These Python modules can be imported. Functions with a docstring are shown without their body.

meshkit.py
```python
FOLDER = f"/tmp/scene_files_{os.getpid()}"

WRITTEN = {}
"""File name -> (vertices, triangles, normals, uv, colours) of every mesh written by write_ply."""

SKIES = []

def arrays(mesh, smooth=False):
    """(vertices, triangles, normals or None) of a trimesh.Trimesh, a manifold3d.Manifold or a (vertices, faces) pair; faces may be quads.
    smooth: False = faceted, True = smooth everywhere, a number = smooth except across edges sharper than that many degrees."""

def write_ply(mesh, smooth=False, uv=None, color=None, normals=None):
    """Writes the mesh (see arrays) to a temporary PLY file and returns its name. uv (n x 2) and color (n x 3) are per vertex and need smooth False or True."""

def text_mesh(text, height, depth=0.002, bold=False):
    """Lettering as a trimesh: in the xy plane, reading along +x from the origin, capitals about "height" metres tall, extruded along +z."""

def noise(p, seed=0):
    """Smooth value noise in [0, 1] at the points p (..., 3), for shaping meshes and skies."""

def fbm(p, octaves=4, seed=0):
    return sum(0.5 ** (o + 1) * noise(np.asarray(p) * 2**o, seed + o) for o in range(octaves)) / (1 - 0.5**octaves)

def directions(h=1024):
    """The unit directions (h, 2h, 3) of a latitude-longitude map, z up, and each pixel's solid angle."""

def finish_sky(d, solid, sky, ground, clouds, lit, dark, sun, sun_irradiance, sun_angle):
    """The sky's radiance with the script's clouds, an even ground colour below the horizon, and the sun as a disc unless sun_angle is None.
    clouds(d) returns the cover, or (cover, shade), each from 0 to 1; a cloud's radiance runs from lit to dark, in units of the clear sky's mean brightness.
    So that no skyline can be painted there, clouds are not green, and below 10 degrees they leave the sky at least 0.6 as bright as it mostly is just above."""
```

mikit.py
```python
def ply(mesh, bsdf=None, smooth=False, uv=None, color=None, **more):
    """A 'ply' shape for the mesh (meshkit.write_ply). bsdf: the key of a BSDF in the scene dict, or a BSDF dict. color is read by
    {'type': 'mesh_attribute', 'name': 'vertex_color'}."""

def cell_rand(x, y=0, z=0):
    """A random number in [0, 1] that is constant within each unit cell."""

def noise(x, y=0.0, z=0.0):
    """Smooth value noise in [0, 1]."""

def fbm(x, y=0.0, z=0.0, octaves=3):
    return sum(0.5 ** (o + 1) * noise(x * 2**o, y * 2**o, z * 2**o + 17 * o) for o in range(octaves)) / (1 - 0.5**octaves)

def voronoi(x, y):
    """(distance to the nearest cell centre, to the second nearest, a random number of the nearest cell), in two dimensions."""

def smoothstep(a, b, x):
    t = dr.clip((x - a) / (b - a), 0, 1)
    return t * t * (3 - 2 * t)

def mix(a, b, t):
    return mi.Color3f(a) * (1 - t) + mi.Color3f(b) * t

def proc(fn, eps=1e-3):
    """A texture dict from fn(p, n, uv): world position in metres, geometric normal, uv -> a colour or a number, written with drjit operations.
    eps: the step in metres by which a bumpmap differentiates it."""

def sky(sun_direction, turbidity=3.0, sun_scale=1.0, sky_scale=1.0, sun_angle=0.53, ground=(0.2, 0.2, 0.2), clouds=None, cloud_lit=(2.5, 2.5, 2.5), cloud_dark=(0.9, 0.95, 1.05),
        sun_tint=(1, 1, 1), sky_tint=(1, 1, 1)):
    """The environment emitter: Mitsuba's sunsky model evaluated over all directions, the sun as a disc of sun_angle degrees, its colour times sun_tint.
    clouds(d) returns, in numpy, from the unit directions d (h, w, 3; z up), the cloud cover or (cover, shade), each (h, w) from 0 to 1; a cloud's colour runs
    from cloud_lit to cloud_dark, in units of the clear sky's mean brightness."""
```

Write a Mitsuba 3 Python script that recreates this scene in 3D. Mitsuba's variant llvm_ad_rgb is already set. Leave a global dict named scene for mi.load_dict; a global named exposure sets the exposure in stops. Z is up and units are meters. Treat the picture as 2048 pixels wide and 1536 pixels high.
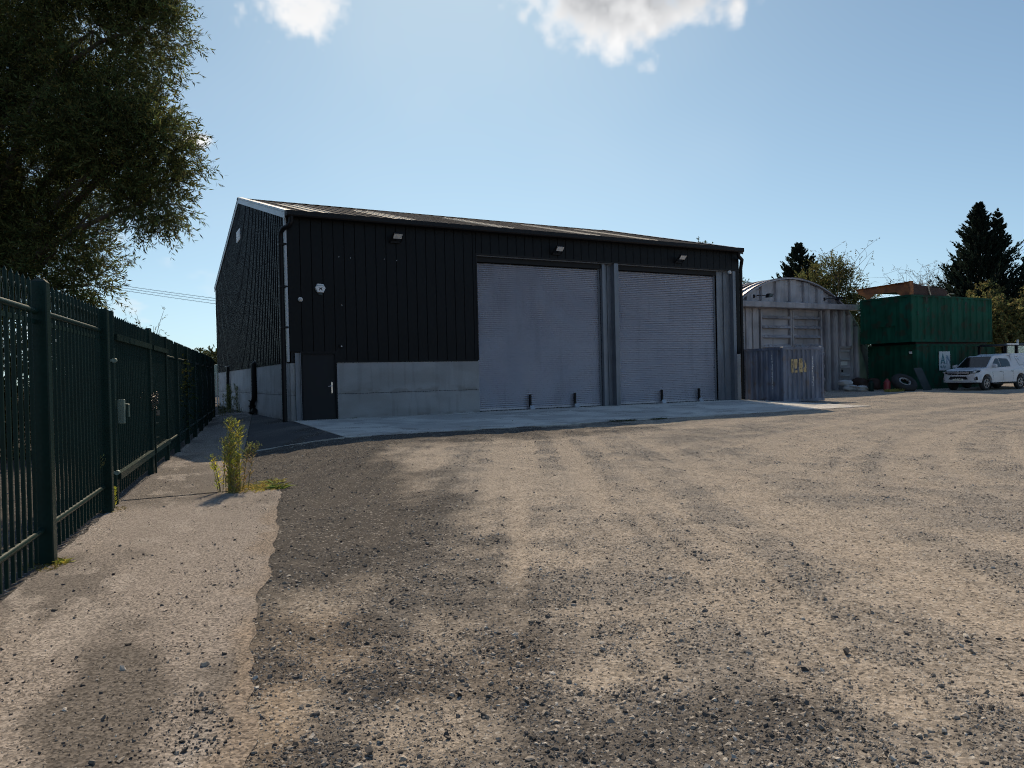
import math
import numpy as np
import trimesh
import shapely.geometry as sg
import drjit as dr
import mitsuba as mi
import mikit
import meshkit
from mikit import ply, proc

T = mi.ScalarTransform4f
scene, labels = {}, {}

# ------------------------------------------------------------------ camera, sky, exposure
CAM = np.array([-4.477, -23.082, 1.215])
YAW, PITCH, ROLL, FOV = 0.486, -0.0097, -0.0231, 70.03


def cam_axes():
    f = np.array([math.sin(YAW) * math.cos(PITCH), math.cos(YAW) * math.cos(PITCH), math.sin(PITCH)])
    r = np.array([math.cos(YAW), -math.sin(YAW), 0.0])
    u = np.cross(r, f)
    return r * math.cos(ROLL) + u * math.sin(ROLL), -r * math.sin(ROLL) + u * math.cos(ROLL), f


_r, _u, _f = cam_axes()
scene['camera'] = {'type': 'perspective', 'fov': FOV, 'fov_axis': 'x', 'near_clip': 0.05, 'far_clip': 3000.0,
                   'to_world': T().look_at(origin=CAM.tolist(), target=(CAM + _f).tolist(), up=_u.tolist())}
exposure = 2.0
SUN_AZ, SUN_EL = math.radians(24.3), math.radians(40.6)
SUN = (math.sin(SUN_AZ) * math.cos(SUN_EL), math.cos(SUN_AZ) * math.cos(SUN_EL), math.sin(SUN_EL))


def sky_dir(az_deg, el_deg):
    a, e = math.radians(az_deg), math.radians(el_deg)
    return np.array([math.sin(a) * math.cos(e), math.cos(a) * math.cos(e), math.sin(e)])


CLOUDS = [  # azimuth, elevation, half width, half height (degrees), seed, grey core
    (36.6, 27.0, 8.4, 4.2, 3, 1.2), (12.7, 27.1, 3.7, 3.5, 9, 0.2), (4.9, 17.0, 1.1, 0.5, 5, 0.0), (44.6, 26.8, 1.5, 0.9, 6, 0.0),
    (-30, 34, 9, 4, 7, 0.5), (75, 30, 10, 4, 11, 0.6), (120, 24, 12, 5, 12, 0.5), (170, 32, 11, 5, 13, 0.5), (-80, 26, 12, 5, 14, 0.6),
    (-130, 36, 10, 5, 15, 0.4), (215, 22, 12, 4, 16, 0.5)]


def clouds(d):
    cover, shade = np.zeros(d.shape[:2]), np.zeros(d.shape[:2])
    for az, el, w, h, seed, core in CLOUDS:
        c = sky_dir(az, el)
        e = np.array([math.cos(math.radians(az)), -math.sin(math.radians(az)), 0])
        n = np.cross(e, c)
        front = d @ c > math.cos(math.radians(3 * max(w, h)))
        x, y = np.degrees(d[front] @ e), np.degrees(d[front] @ n)
        q = np.stack([x, y, np.full_like(x, seed * 7.3)], -1)
        f = meshkit.fbm(q * 0.62, 6, seed) - 0.5
        g = meshkit.fbm(q * 0.22 + 40, 3, seed + 50) - 0.5
        r = np.sqrt((x / w) ** 2 + (y / h) ** 2)
        v = 1.0 - r + 1.75 * f + 0.9 * g
        cv = np.clip((v - 0.0) / 0.62, 0, 1)
        cv = cv * cv * (3 - 2 * cv)
        old = cover[front]
        cover[front] = np.maximum(old, cv)
        s = core * np.clip((v - 0.25 + 0.8 * g) / 0.5, 0, 1) * np.clip(0.55 + y / h * 0.5 - 1.4 * f, 0, 1)
        shade[front] = np.where(cv >= old, s, shade[front])
    # thin veil and small low cumulus near the horizon
    q = d * 6.0
    az = np.degrees(np.arctan2(d[..., 0], d[..., 1]))
    el = np.degrees(np.arcsin(np.clip(d[..., 2], -1, 1)))
    lowf = meshkit.fbm(np.stack([az * 0.35, el * 0.9, np.zeros_like(az)], -1), 5, 77)
    low = np.clip((lowf - 0.60) / 0.12, 0, 1) * np.clip((el - 1) / 2, 0, 1) * np.clip((14 - el) / 6, 0, 1) * np.clip((8 - az) / 10, 0, 1) * 0.5
    veil = 0.07 * np.clip((meshkit.fbm(q * 0.6, 4, 31) - 0.45) / 0.3, 0, 1)
    return np.maximum(cover, np.maximum(low, veil)), shade


scene['sky'] = mikit.sky(SUN, turbidity=2.6, sun_scale=1.0, sky_scale=0.9, sky_tint=(0.94, 1.0, 0.97), clouds=clouds, cloud_lit=(3.4, 3.4, 3.4), cloud_dark=(1.0, 1.05, 1.15),
                         ground=(0.16, 0.14, 0.12))

# ------------------------------------------------------------------ helpers
rng = np.random.default_rng(11)


def numbered(key):
    if not any(k == key or k.startswith(key + '__') for k in scene) and key not in labels:
        return key
    n = 1
    while True:
        k = f'{key}_{n:03d}'
        if k not in labels and k not in scene and not any(x.startswith(k + '__') for x in scene):
            return k
        n += 1


_count = {}


def part(parent, name, mesh, mat=None, smooth=False, to_world=None, label=None, kind=None, **kw):
    """One part (or sub-part) entry: parent__name, numbered when the key is taken."""
    base = f'{parent}__{name}'
    n = _count.get(base, 0)
    _count[base] = n + 1
    key = base if n == 0 else f'{base}_{n:03d}'
    d = dict(mesh) if isinstance(mesh, dict) else ply(mesh, mat, smooth=smooth, **kw)
    if to_world is not None:
        d['to_world'] = to_world
    scene[key] = d
    e = {}
    if label:
        e['label'] = label
    if kind:
        e['kind'] = kind
    if e:
        labels[key] = e
    return key


def thing(name, label, category, group=None, kind=None):
    key = numbered(name)
    labels[key] = {'label': label, 'category': category}
    if group:
        labels[key]['group'] = group
    if kind:
        labels[key]['kind'] = kind
    return key


def single(name, mesh, mat, label=None, category=None, group=None, kind=None, smooth=False, to_world=None, **kw):
    key = numbered(name)
    d = dict(mesh) if isinstance(mesh, dict) else ply(mesh, mat, smooth=smooth, **kw)
    if to_world is not None:
        d['to_world'] = to_world
    scene[key] = d
    labels[key] = {k: v for k, v in (('label', label), ('category', category), ('group', group), ('kind', kind)) if v}
    return key


class M:
    """Collects triangles into one mesh."""

    def __init__(self):
        self.v, self.f, self.n = [], [], 0

    def add(self, v, f):
        v, f = np.asarray(v, float), np.asarray(f, int)
        if f.shape[1] == 4:
            f = np.vstack([f[:, [0, 1, 2]], f[:, [0, 2, 3]]])
        self.v.append(v)
        self.f.append(f + self.n)
        self.n += len(v)
        return self

    def mesh(self, m, tf=None):
        v = np.asarray(m.vertices)
        if tf is not None:
            v = v @ np.asarray(tf)[:3, :3].T + np.asarray(tf)[:3, 3]
        return self.add(v, m.faces)

    def box(self, x0, x1, y0, y1, z0, z1):
        v = [[x, y, z] for z in (z0, z1) for y in (y0, y1) for x in (x0, x1)]
        return self.add(v, [[0, 2, 3, 1], [4, 5, 7, 6], [0, 1, 5, 4], [2, 6, 7, 3], [0, 4, 6, 2], [1, 3, 7, 5]])

    def bar(self, p, q, w, h, up=(0, 0, 1)):
        """A rectangular bar from p to q, w wide across and h high along up."""
        p, q = np.asarray(p, float), np.asarray(q, float)
        t = (q - p) / np.linalg.norm(q - p)
        a = np.cross(t, up)
        a /= np.linalg.norm(a)
        b = np.cross(a, t)
        v = [e + s * a * w / 2 + r * b * h / 2 for e in (p, q) for r in (-1, 1) for s in (-1, 1)]
        return self.add(v, [[0, 2, 3, 1], [4, 5, 7, 6], [0, 1, 5, 4], [2, 6, 7, 3], [0, 4, 6, 2], [1, 3, 7, 5]])

    def tube(self, pts, r, n=8, caps=True):
        p = np.asarray(pts, float)
        r = np.broadcast_to(r, (len(p),))
        t = np.gradient(p, axis=0)
        t /= np.linalg.norm(t, axis=1, keepdims=True) + 1e-12
        a = np.cross(t[0], [0, 0, 1.0] if abs(t[0, 2]) < 0.9 else [1.0, 0, 0])
        A = []
        for k in range(len(p)):
            a = a - t[k] * (a @ t[k])
            a = a / (np.linalg.norm(a) + 1e-12)
            A.append(a)
        A = np.array(A)
        B = np.cross(t, A)
        ang = np.arange(n) * 2 * np.pi / n
        v = p[:, None] + r[:, None, None] * (np.cos(ang)[None, :, None] * A[:, None] + np.sin(ang)[None, :, None] * B[:, None])
        i, j = np.meshgrid(np.arange(len(p) - 1), np.arange(n), indexing='ij')
        q = np.stack([i * n + j, i * n + (j + 1) % n, (i + 1) * n + (j + 1) % n, (i + 1) * n + j], -1).reshape(-1, 4)
        self.add(v.reshape(-1, 3), q)
        if caps:
            for k, s in ((0, -1), (len(p) - 1, 1)):
                ring = v[k]
                c = ring.mean(0)
                f = [[n, (j + 1) % n, j] if s < 0 else [n, j, (j + 1) % n] for j in range(n)]
                self.add(np.vstack([ring, c]), f)
        return self

    def cyl(self, p, q, r, n=16, r1=None):
        return self.tube([p, q], [r, r if r1 is None else r1], n)

    def prism(self, poly, a, b, axes='xz'):
        """A 2-D polygon extruded from a to b along the third axis. axes: which world axes the polygon's two coordinates are."""
        pg = poly if isinstance(poly, sg.Polygon) else sg.Polygon(poly)
        m = trimesh.creation.extrude_polygon(pg, b - a, engine='earcut')
        v = np.asarray(m.vertices)
        third = ({0, 1, 2} - {'xyz'.index(c) for c in axes}).pop()
        out = np.zeros_like(v)
        out[:, 'xyz'.index(axes[0])] = v[:, 0]
        out[:, 'xyz'.index(axes[1])] = v[:, 1]
        out[:, third] = v[:, 2] + a
        f = np.asarray(m.faces)
        order = ('xyz'.index(axes[0]), 'xyz'.index(axes[1]), third)
        if order in ((0, 2, 1), (1, 0, 2), (2, 1, 0)):
            f = f[:, ::-1]
        return self.add(out, f)

    def hull(self, pts):
        h = trimesh.convex.convex_hull(np.asarray(pts, float))
        return self.add(h.vertices, h.faces)

    def torus(self, c, axis, R, r, n=24, m=8):
        axis = np.asarray(axis, float) / np.linalg.norm(axis)
        a = np.cross(axis, [0, 0, 1.0] if abs(axis[2]) < 0.9 else [1.0, 0, 0])
        a /= np.linalg.norm(a)
        b = np.cross(axis, a)
        th, ph = np.arange(n) * 2 * np.pi / n, np.arange(m) * 2 * np.pi / m
        rad = np.cos(th)[:, None] * a + np.sin(th)[:, None] * b
        v = np.asarray(c) + rad[:, None] * (R + r * np.cos(ph))[None, :, None] + axis * (r * np.sin(ph))[None, :, None]
        i, j = np.meshgrid(np.arange(n), np.arange(m), indexing='ij')
        q = np.stack([i * m + j, ((i + 1) % n) * m + j, ((i + 1) % n) * m + (j + 1) % m, i * m + (j + 1) % m], -1).reshape(-1, 4)
        return self.add(v.reshape(-1, 3), q)

    def out(self):
        return np.vstack(self.v), np.vstack(self.f)


def tri(m):
    v, f = m.out() if isinstance(m, M) else m
    return trimesh.Trimesh(v, f, process=True)


def cbox(x0, x1, y0, y1, z0, z1, c=0.01):
    pts = []
    for sx, x in ((1, x0), (-1, x1)):
        for sy, y in ((1, y0), (-1, y1)):
            for sz, z in ((1, z0), (-1, z1)):
                pts += [[x + sx * c, y + sy * c, z], [x + sx * c, y, z + sz * c], [x, y + sy * c, z + sz * c]]
    return M().hull(pts).out()


def text(s, h, depth, o, right, up, bold=True):
    """Raised lettering at o reading along right."""
    m = meshkit.text_mesh(s, h, depth, bold)
    R, U = np.asarray(right, float), np.asarray(up, float)
    return np.asarray(o) + np.asarray(m.vertices) @ np.array([R, U, np.cross(R, U)]), np.asarray(m.faces)


# ------------------------------------------------------------------ materials
def rgb(*c):
    return {'type': 'rgb', 'value': list(c)}


def pr(base, rough=0.5, metallic=0.0, spec=0.5, bump=None, scale=1.0, **kw):
    """bump: fn(p, n, uv) -> height in metres."""
    d = {'type': 'principled', 'base_color': base if isinstance(base, dict) else rgb(*base), 'roughness': rough if isinstance(rough, (dict, float)) else float(rough),
         'metallic': float(metallic), 'specular': float(spec), **kw}
    if bump is not None:
        d = {'type': 'bumpmap', 'arbitrary': proc(bump, 0.004), 'scale': float(scale), 'nested': d}
    return {'type': 'twosided', 'nested': d}


def mat(name, d):
    scene[name] = d
    return name


fbm, noise, smoothstep, mix = mikit.fbm, mikit.noise, mikit.smoothstep, mikit.mix
C3 = mi.Color3f


def grime(base, amount=0.35, sc=1.2, streak=0.0, tint=(0.75, 0.70, 0.62)):
    """Base colour with blotches, fine grain and vertical run-off streaks."""
    def fn(p, n, uv):
        a = fbm(p.x * sc, p.y * sc, p.z * sc, 4)
        g = noise(p.x * 45, p.y * 45, p.z * 45)
        s = fbm(p.x * 5.0, p.y * 5.0, p.z * 0.5, 3)
        k = smoothstep(0.35, 0.75, a) * amount
        c = mix(C3(*base), C3(*base) * C3(*tint) * 0.8, k) * (0.90 + 0.2 * g)
        if streak:
            c = c * (1.0 - streak * smoothstep(0.52, 0.72, s))
        return c
    return proc(fn)


mat('m_clad', pr(grime((0.0050, 0.0064, 0.0090), 0.35, 0.8, 0.12), 0.48, spec=0.16))
mat('m_black', pr((0.010, 0.010, 0.012), 0.5, spec=0.2))
mat('m_blackplastic', pr((0.008, 0.008, 0.010), 0.45, spec=0.2))
mat('m_dark_inside', pr((0.02, 0.02, 0.022), 0.9))


def plinth_fn(p, n, uv):
    a = fbm(p.x * 0.9, p.y * 0.9, p.z * 1.6, 4)
    b = fbm(p.x * 4 + 9, p.y * 4, p.z * 5, 3)
    st = fbm(p.x * 7 + 3, p.y * 7, p.z * 0.7, 3)
    g = noise(p.x * 60, p.y * 60, p.z * 60)
    joint = smoothstep(0.16, 0.0, dr.abs(p.z - 0.86)) * smoothstep(0.40, 0.62, b)
    foot = smoothstep(0.16, 0.02, p.z) * smoothstep(0.35, 0.6, b)
    c = mix(C3(0.31, 0.31, 0.32), C3(0.265, 0.262, 0.265), smoothstep(0.38, 0.68, a))
    c = c * (1 - 0.13 * smoothstep(0.5, 0.72, st)) * (0.92 + 0.16 * g)
    return mix(c, C3(0.15, 0.14, 0.13), 0.45 * joint + 0.5 * foot)


mat('m_plinth', pr(proc(plinth_fn), 0.85, spec=0.25))
mat('m_galv', pr(grime((0.155, 0.172, 0.205), 0.4, 2.2, 0.2, (0.9, 0.92, 0.95)), 0.42, 0.35))
mat('m_galv_bright', pr(grime((0.40, 0.42, 0.46), 0.3, 3.0, 0.12, (0.9, 0.92, 0.95)), 0.40, 0.3))
mat('m_slat', pr(grime((0.40, 0.40, 0.455), 0.3, 1.0, 0.1, (0.85, 0.87, 0.95)), 0.36, 0.45))
mat('m_flash', pr(grime((0.42, 0.45, 0.48), 0.3, 1.2), 0.45, 0.1))


def roof_fn(p, n, uv):
    a = fbm(p.x * 1.2, p.y * 0.5, 0, 4)
    g = fbm(p.x * 9, p.y * 2.0, 3, 3)
    return mix(C3(0.048, 0.053, 0.060), C3(0.028, 0.031, 0.036), smoothstep(0.35, 0.65, a)) * (0.75 + 0.5 * g)


mat('m_roof', pr(proc(roof_fn), 0.8, spec=0.02))
mat('m_rooflight', pr(grime((0.20, 0.215, 0.21), 0.3, 1.5), 0.6, spec=0.05))
mat('m_white', pr((0.72, 0.73, 0.75), 0.4))
mat('m_lens', pr((0.55, 0.54, 0.53), 0.2))
mat('m_green', pr(grime((0.0050, 0.021, 0.0185), 0.4, 3.0), 0.36, spec=0.14))
mat('m_stem', pr((0.16, 0.15, 0.05), 0.7))
mat('m_rockpale', pr(grime((0.34, 0.31, 0.27), 0.5, 25.0), 0.85))
mat('m_rockdark', pr(grime((0.075, 0.07, 0.066), 0.5, 25.0), 0.85))
mat('m_farblue', pr((0.16, 0.24, 0.33), 0.5))
mat('m_pane', {'type': 'thindielectric'})
mat('m_green_light', pr(grime((0.10, 0.15, 0.135), 0.4, 6.0), 0.5))
mat('m_chain', pr((0.10, 0.095, 0.085), 0.4, 0.7))


def slab_fn(p, n, uv):
    a = fbm(p.x * 0.9, p.y * 0.9, 0, 4)
    b = fbm(p.x * 2.5 + 8, p.y * 6, 1, 3)
    oil = smoothstep(0.66, 0.74, fbm(p.x * 1.4 + 20, p.y * 1.4, 6, 3))
    g = noise(p.x * 70, p.y * 70)
    c = mix(C3(0.43, 0.42, 0.395), C3(0.32, 0.31, 0.295), smoothstep(0.35, 0.7, a))
    c = c * (0.93 + 0.14 * g) * (1 - 0.14 * smoothstep(0.5, 0.75, b))
    c = mix(c, C3(0.20, 0.19, 0.18), 0.6 * oil)
    edge = smoothstep(-4.6, -6.0, p.y) * smoothstep(0.42, 0.7, fbm(p.x * 3, p.y * 5, 4, 3))
    return mix(c, C3(0.24, 0.205, 0.165), 0.55 * edge)


mat('m_slab', pr(proc(slab_fn), 0.8, spec=0.3))

# ---- ground: one set of fields for the material and for the scattered stones
FX0, FDX, FDY = -6.276, math.sin(math.radians(8.77)), math.cos(math.radians(8.77))  # fence line at y = FENCE_Y0
FENCE_Y0 = -22.805


def fence_at(s, off=0.0):
    return np.array([FX0 + FDX * s + FDY * off, FENCE_Y0 + FDY * s - FDX * off])


class NP:
    """numpy counterparts of the drjit functions used in fields()."""
    @staticmethod
    def noise(x, y, z=0.0):
        x, y, z = np.broadcast_arrays(x, y, z)
        return meshkit.noise(np.stack([x, y, z], -1) + 1_000_000.0)

    @staticmethod
    def step(a, b, x):
        t = np.clip((x - a) / (b - a), 0, 1)
        return t * t * (3 - 2 * t)
    exp, sqrt, mx = np.exp, np.sqrt, np.maximum


class DJ:
    noise, step, exp, sqrt = staticmethod(mikit.noise), staticmethod(mikit.smoothstep), staticmethod(dr.exp), staticmethod(dr.sqrt)
    mx = staticmethod(dr.maximum)


def fb(L, x, y, z=0.0, o=3):
    return sum(0.5 ** (k + 1) * L.noise(x * 2 ** k, y * 2 ** k, z + 5.0 * k) for k in range(o)) / (1 - 0.5 ** o)


def blob(L, x, y, cx, cy, rx, ry, ang=0.0):
    c, s = math.cos(ang), math.sin(ang)
    u, v = (x - cx) * c + (y - cy) * s, (y - cy) * c - (x - cx) * s
    return L.exp(-((u / rx) ** 2 + (v / ry) ** 2))


def fields(L, x, y):
    """loose gravel, dark chippings, orange dust, tyre sweeps: each 0..1."""
    v, u = x * 0.467 + y * 0.884 + 20.0, x * 0.884 - y * 0.467
    vp = L.mx(v, 0.0 * v)
    w = u - 0.030 * vp * vp
    n1 = fb(L, x * 0.55 + 3, y * 0.55, 0.0, 2)
    n2 = fb(L, x * 2.1, y * 2.1 + 5, 2.0, 3)
    lane = fb(L, u * 2.7, v * 0.10, 9.0, 3)
    sweep = fb(L, w * 1.7, v * 0.09, 7.0, 3)
    turn = L.step(8.5, 12.5, u)
    line = lane * (1 - turn) + sweep * turn
    loose = 0.50 + 0.85 * (line - 0.5) + 0.30 * (n1 - 0.5) + 0.75 * (n2 - 0.5)
    loose = loose + 0.22 * blob(L, x, y, 0.6, -21.3, 1.6, 0.9) + 0.20 * blob(L, x, y, -2.4, -20.5, 1.3, 0.7) + 0.16 * blob(L, x, y, -2.2, -17.6, 0.9, 1.6, 0.2) \
        + 0.14 * blob(L, x, y, 3.0, -18.6, 0.9, 1.3) + 0.14 * blob(L, x, y, 6.5, -15.5, 1.6, 0.7, 0.4) - 0.12 * blob(L, x, y, 1.0, -15.5, 2.2, 2.6)
    loose = L.step(0.34, 0.78, loose)
    e = x - (-2.55 + (y + 12.3) * 0.205)
    dark = L.step(3.4, 0.7, e) * (0.50 + 0.50 * L.step(-18.8, -15.5, y))
    dark = L.mx(dark, 0.8 * L.step(-11.0, -7.5, y) * L.step(12.0, 3.0, x) * L.step(2.0, -1.0, y))
    dark = L.mx(dark, 0.55 * blob(L, x, y, -2.2, -20.7, 1.4, 0.5))
    dark = L.step(0.16, 0.85, dark + 0.65 * (n2 - 0.5) + 0.30 * (line - 0.5))
    orange = blob(L, x, y, -3.45, -18.6, 0.40, 0.8, -0.1) + 0.9 * blob(L, x, y, -3.95, -20.0, 0.16, 1.5, -0.12) + 0.55 * blob(L, x, y, -2.9, -19.6, 0.9, 0.7) + 0.4 * blob(L, x, y, 1.2, -15.3, 0.8, 0.35, 0.3)
    orange = L.step(0.25, 1.1, orange + 0.8 * (n2 - 0.5))
    track = L.step(0.50, 0.34, line) * L.step(-3.5, -1.5, x)
    return loose, dark, orange, track


def ground_fn(p, n, uv):
    x, y = p.x, p.y
    loose, dark, orange, track = fields(DJ, x, y)
    g1, g2 = noise(x * 33, y * 33), noise(x * 85, y * 85)
    mott = fbm(x * 7, y * 7, 3, 2)
    c = mix(C3(0.245, 0.215, 0.181), C3(0.175, 0.160, 0.143), loose)
    c = mix(c, C3(0.235, 0.175, 0.118), orange * 0.5)
    c = mix(c, C3(0.270, 0.232, 0.190), track * 0.45 * (1 - loose))
    c = mix(c, C3(0.043, 0.041, 0.040), dark * 0.92)
    _, _, k1 = mikit.voronoi(x * 58 + 1.5 * g1, y * 58 + 1.5 * g2)
    c = c * (0.58 + 0.70 * k1 + 0.14 * g1) * (0.84 + 0.32 * mott)
    k2 = cell_rand_at(x * 62 + 0.8 * g2, y * 62 + 0.8 * g1)
    c = mix(c, C3(0.34, 0.32, 0.29), smoothstep(0.955, 0.965, k2) * 0.7)
    c = mix(c, C3(0.040, 0.038, 0.037), smoothstep(0.09, 0.08, k2) * 0.75)
    return c


def cell_rand_at(x, y):
    return mikit.cell_rand(x, y, 11)


def ground_bump(p, n, uv):
    x, y = p.x, p.y
    return 0.0030 * noise(x * 55, y * 55) + 0.0032 * noise(x * 120, y * 120)


mat('m_ground', pr(proc(ground_fn), 0.95, spec=0.08, bump=ground_bump))


def path_fn(p, n, uv):
    x, y = p.x, p.y
    a = fbm(x * 0.8, y * 0.45, 0, 4)
    b = fbm(x * 3.5, y * 2.0 + 4, 2, 4)
    _, _, k = mikit.voronoi(x * 80, y * 80)
    _, dark, orange, _ = fields(DJ, x, y)
    c = mix(C3(0.225, 0.20, 0.178), C3(0.135, 0.122, 0.11), smoothstep(0.40, 0.62, a))
    c = mix(c, C3(0.29, 0.262, 0.235), 0.6 * smoothstep(0.55, 0.7, b))
    c = mix(c, C3(0.25, 0.18, 0.115), orange * 0.75)
    damp = blob(DJ, x, y, -4.62, -19.1, 0.36, 1.5, -0.13) + 0.5 * blob(DJ, x, y, -5.0, -15.2, 0.5, 1.4, -0.1)
    c = mix(c, C3(0.090, 0.082, 0.074), 0.85 * smoothstep(0.30, 0.75, damp + 0.8 * (b - 0.5)))
    c = mix(c, C3(0.27, 0.25, 0.23), 0.7 * smoothstep(0.35, 0.8, blob(DJ, x, y, -4.30, -20.1, 0.16, 0.9, -0.16) + 0.3 * (b - 0.5)))
    e = (-2.55 + (y + 12.3) * 0.205) - x
    rag = e - 0.50 * (fbm(x * 2.6 + 3, y * 2.6, 5, 4) - 0.30)
    c = mix(c, C3(0.20, 0.168, 0.138), smoothstep(0.10, -0.06, rag) * smoothstep(-12.2, -14.5, y) * 0.9)
    c = c * (0.50 + 0.95 * k)
    return mix(c, C3(0.07, 0.065, 0.06), 0.7 * smoothstep(0.93, 0.97, k))


def path_bump(p, n, uv):
    _, _, k = mikit.voronoi(p.x * 80, p.y * 80)
    return 0.0030 * k + 0.004 * noise(p.x * 40, p.y * 40)


mat('m_path', pr(proc(path_fn), 0.95, spec=0.08, bump=path_bump))


def tarmac_fn(p, n, uv):
    _, _, k = mikit.voronoi(p.x * 90, p.y * 90)
    a = fbm(p.x * 0.9, p.y * 0.9, 0, 4)
    return mix(C3(0.042, 0.042, 0.045), C3(0.075, 0.07, 0.066), smoothstep(0.4, 0.7, a)) * (0.7 + 0.6 * k)


mat('m_tarmac', pr(proc(tarmac_fn), 0.85, spec=0.3))
mat('m_stone', pr({'type': 'mesh_attribute', 'name': 'vertex_color'}, 0.8, spec=0.15))


def hangar_fn(p, n, uv):
    a = fbm(p.x * 0.8, p.y, p.z * 0.8, 4)
    s = fbm(p.x * 6, p.y * 2, p.z * 0.4, 3)
    rust = smoothstep(0.55, 0.75, fbm(p.x * 2.5, p.y, p.z * 1.5 + 7, 4)) * smoothstep(1.3, 0.0, p.z)
    c = mix(C3(0.325, 0.318, 0.347), C3(0.235, 0.231, 0.256), smoothstep(0.4, 0.65, a)) * (1 - 0.2 * smoothstep(0.5, 0.7, s))
    return mix(c, C3(0.17, 0.14, 0.11), 0.45 * rust)


mat('m_hangar', pr(proc(hangar_fn), 0.5, 0.15))


def box_fn(p, n, uv):
    a = fbm(p.x * 1.5, p.y * 1.5, p.z * 1.0, 4)
    s = fbm(p.x * 8, p.y * 8, p.z * 0.7, 3)
    r = smoothstep(0.60, 0.75, fbm(p.x * 3 + 5, p.y * 3, p.z * 3, 4))
    c = mix(C3(0.128, 0.150, 0.210), C3(0.084, 0.100, 0.147), smoothstep(0.35, 0.65, a)) * (1.05 - 0.3 * smoothstep(0.45, 0.7, s))
    return mix(c, C3(0.11, 0.075, 0.055), 0.55 * r)


mat('m_bluebox', pr(proc(box_fn), 0.5))
mat('m_sticker', pr(grime((0.40, 0.31, 0.16), 0.5, 8.0), 0.6))
mat('m_ink', pr((0.02, 0.02, 0.022), 0.6))


def cabin_fn(p, n, uv):
    a = fbm(p.x * 0.9, p.y * 0.9, p.z * 0.9, 4)
    s = fbm(p.x * 6, p.y * 6, p.z * 0.5, 3)
    r = smoothstep(0.57, 0.66, fbm(p.x * 3.1 + 2, p.y * 3, p.z * 2.2, 4))
    c = mix(C3(0.008, 0.070, 0.046), C3(0.006, 0.048, 0.030), smoothstep(0.35, 0.65, a)) * (1.05 - 0.3 * smoothstep(0.48, 0.7, s))
    return mix(c, C3(0.035, 0.028, 0.020), 0.6 * r)


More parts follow.
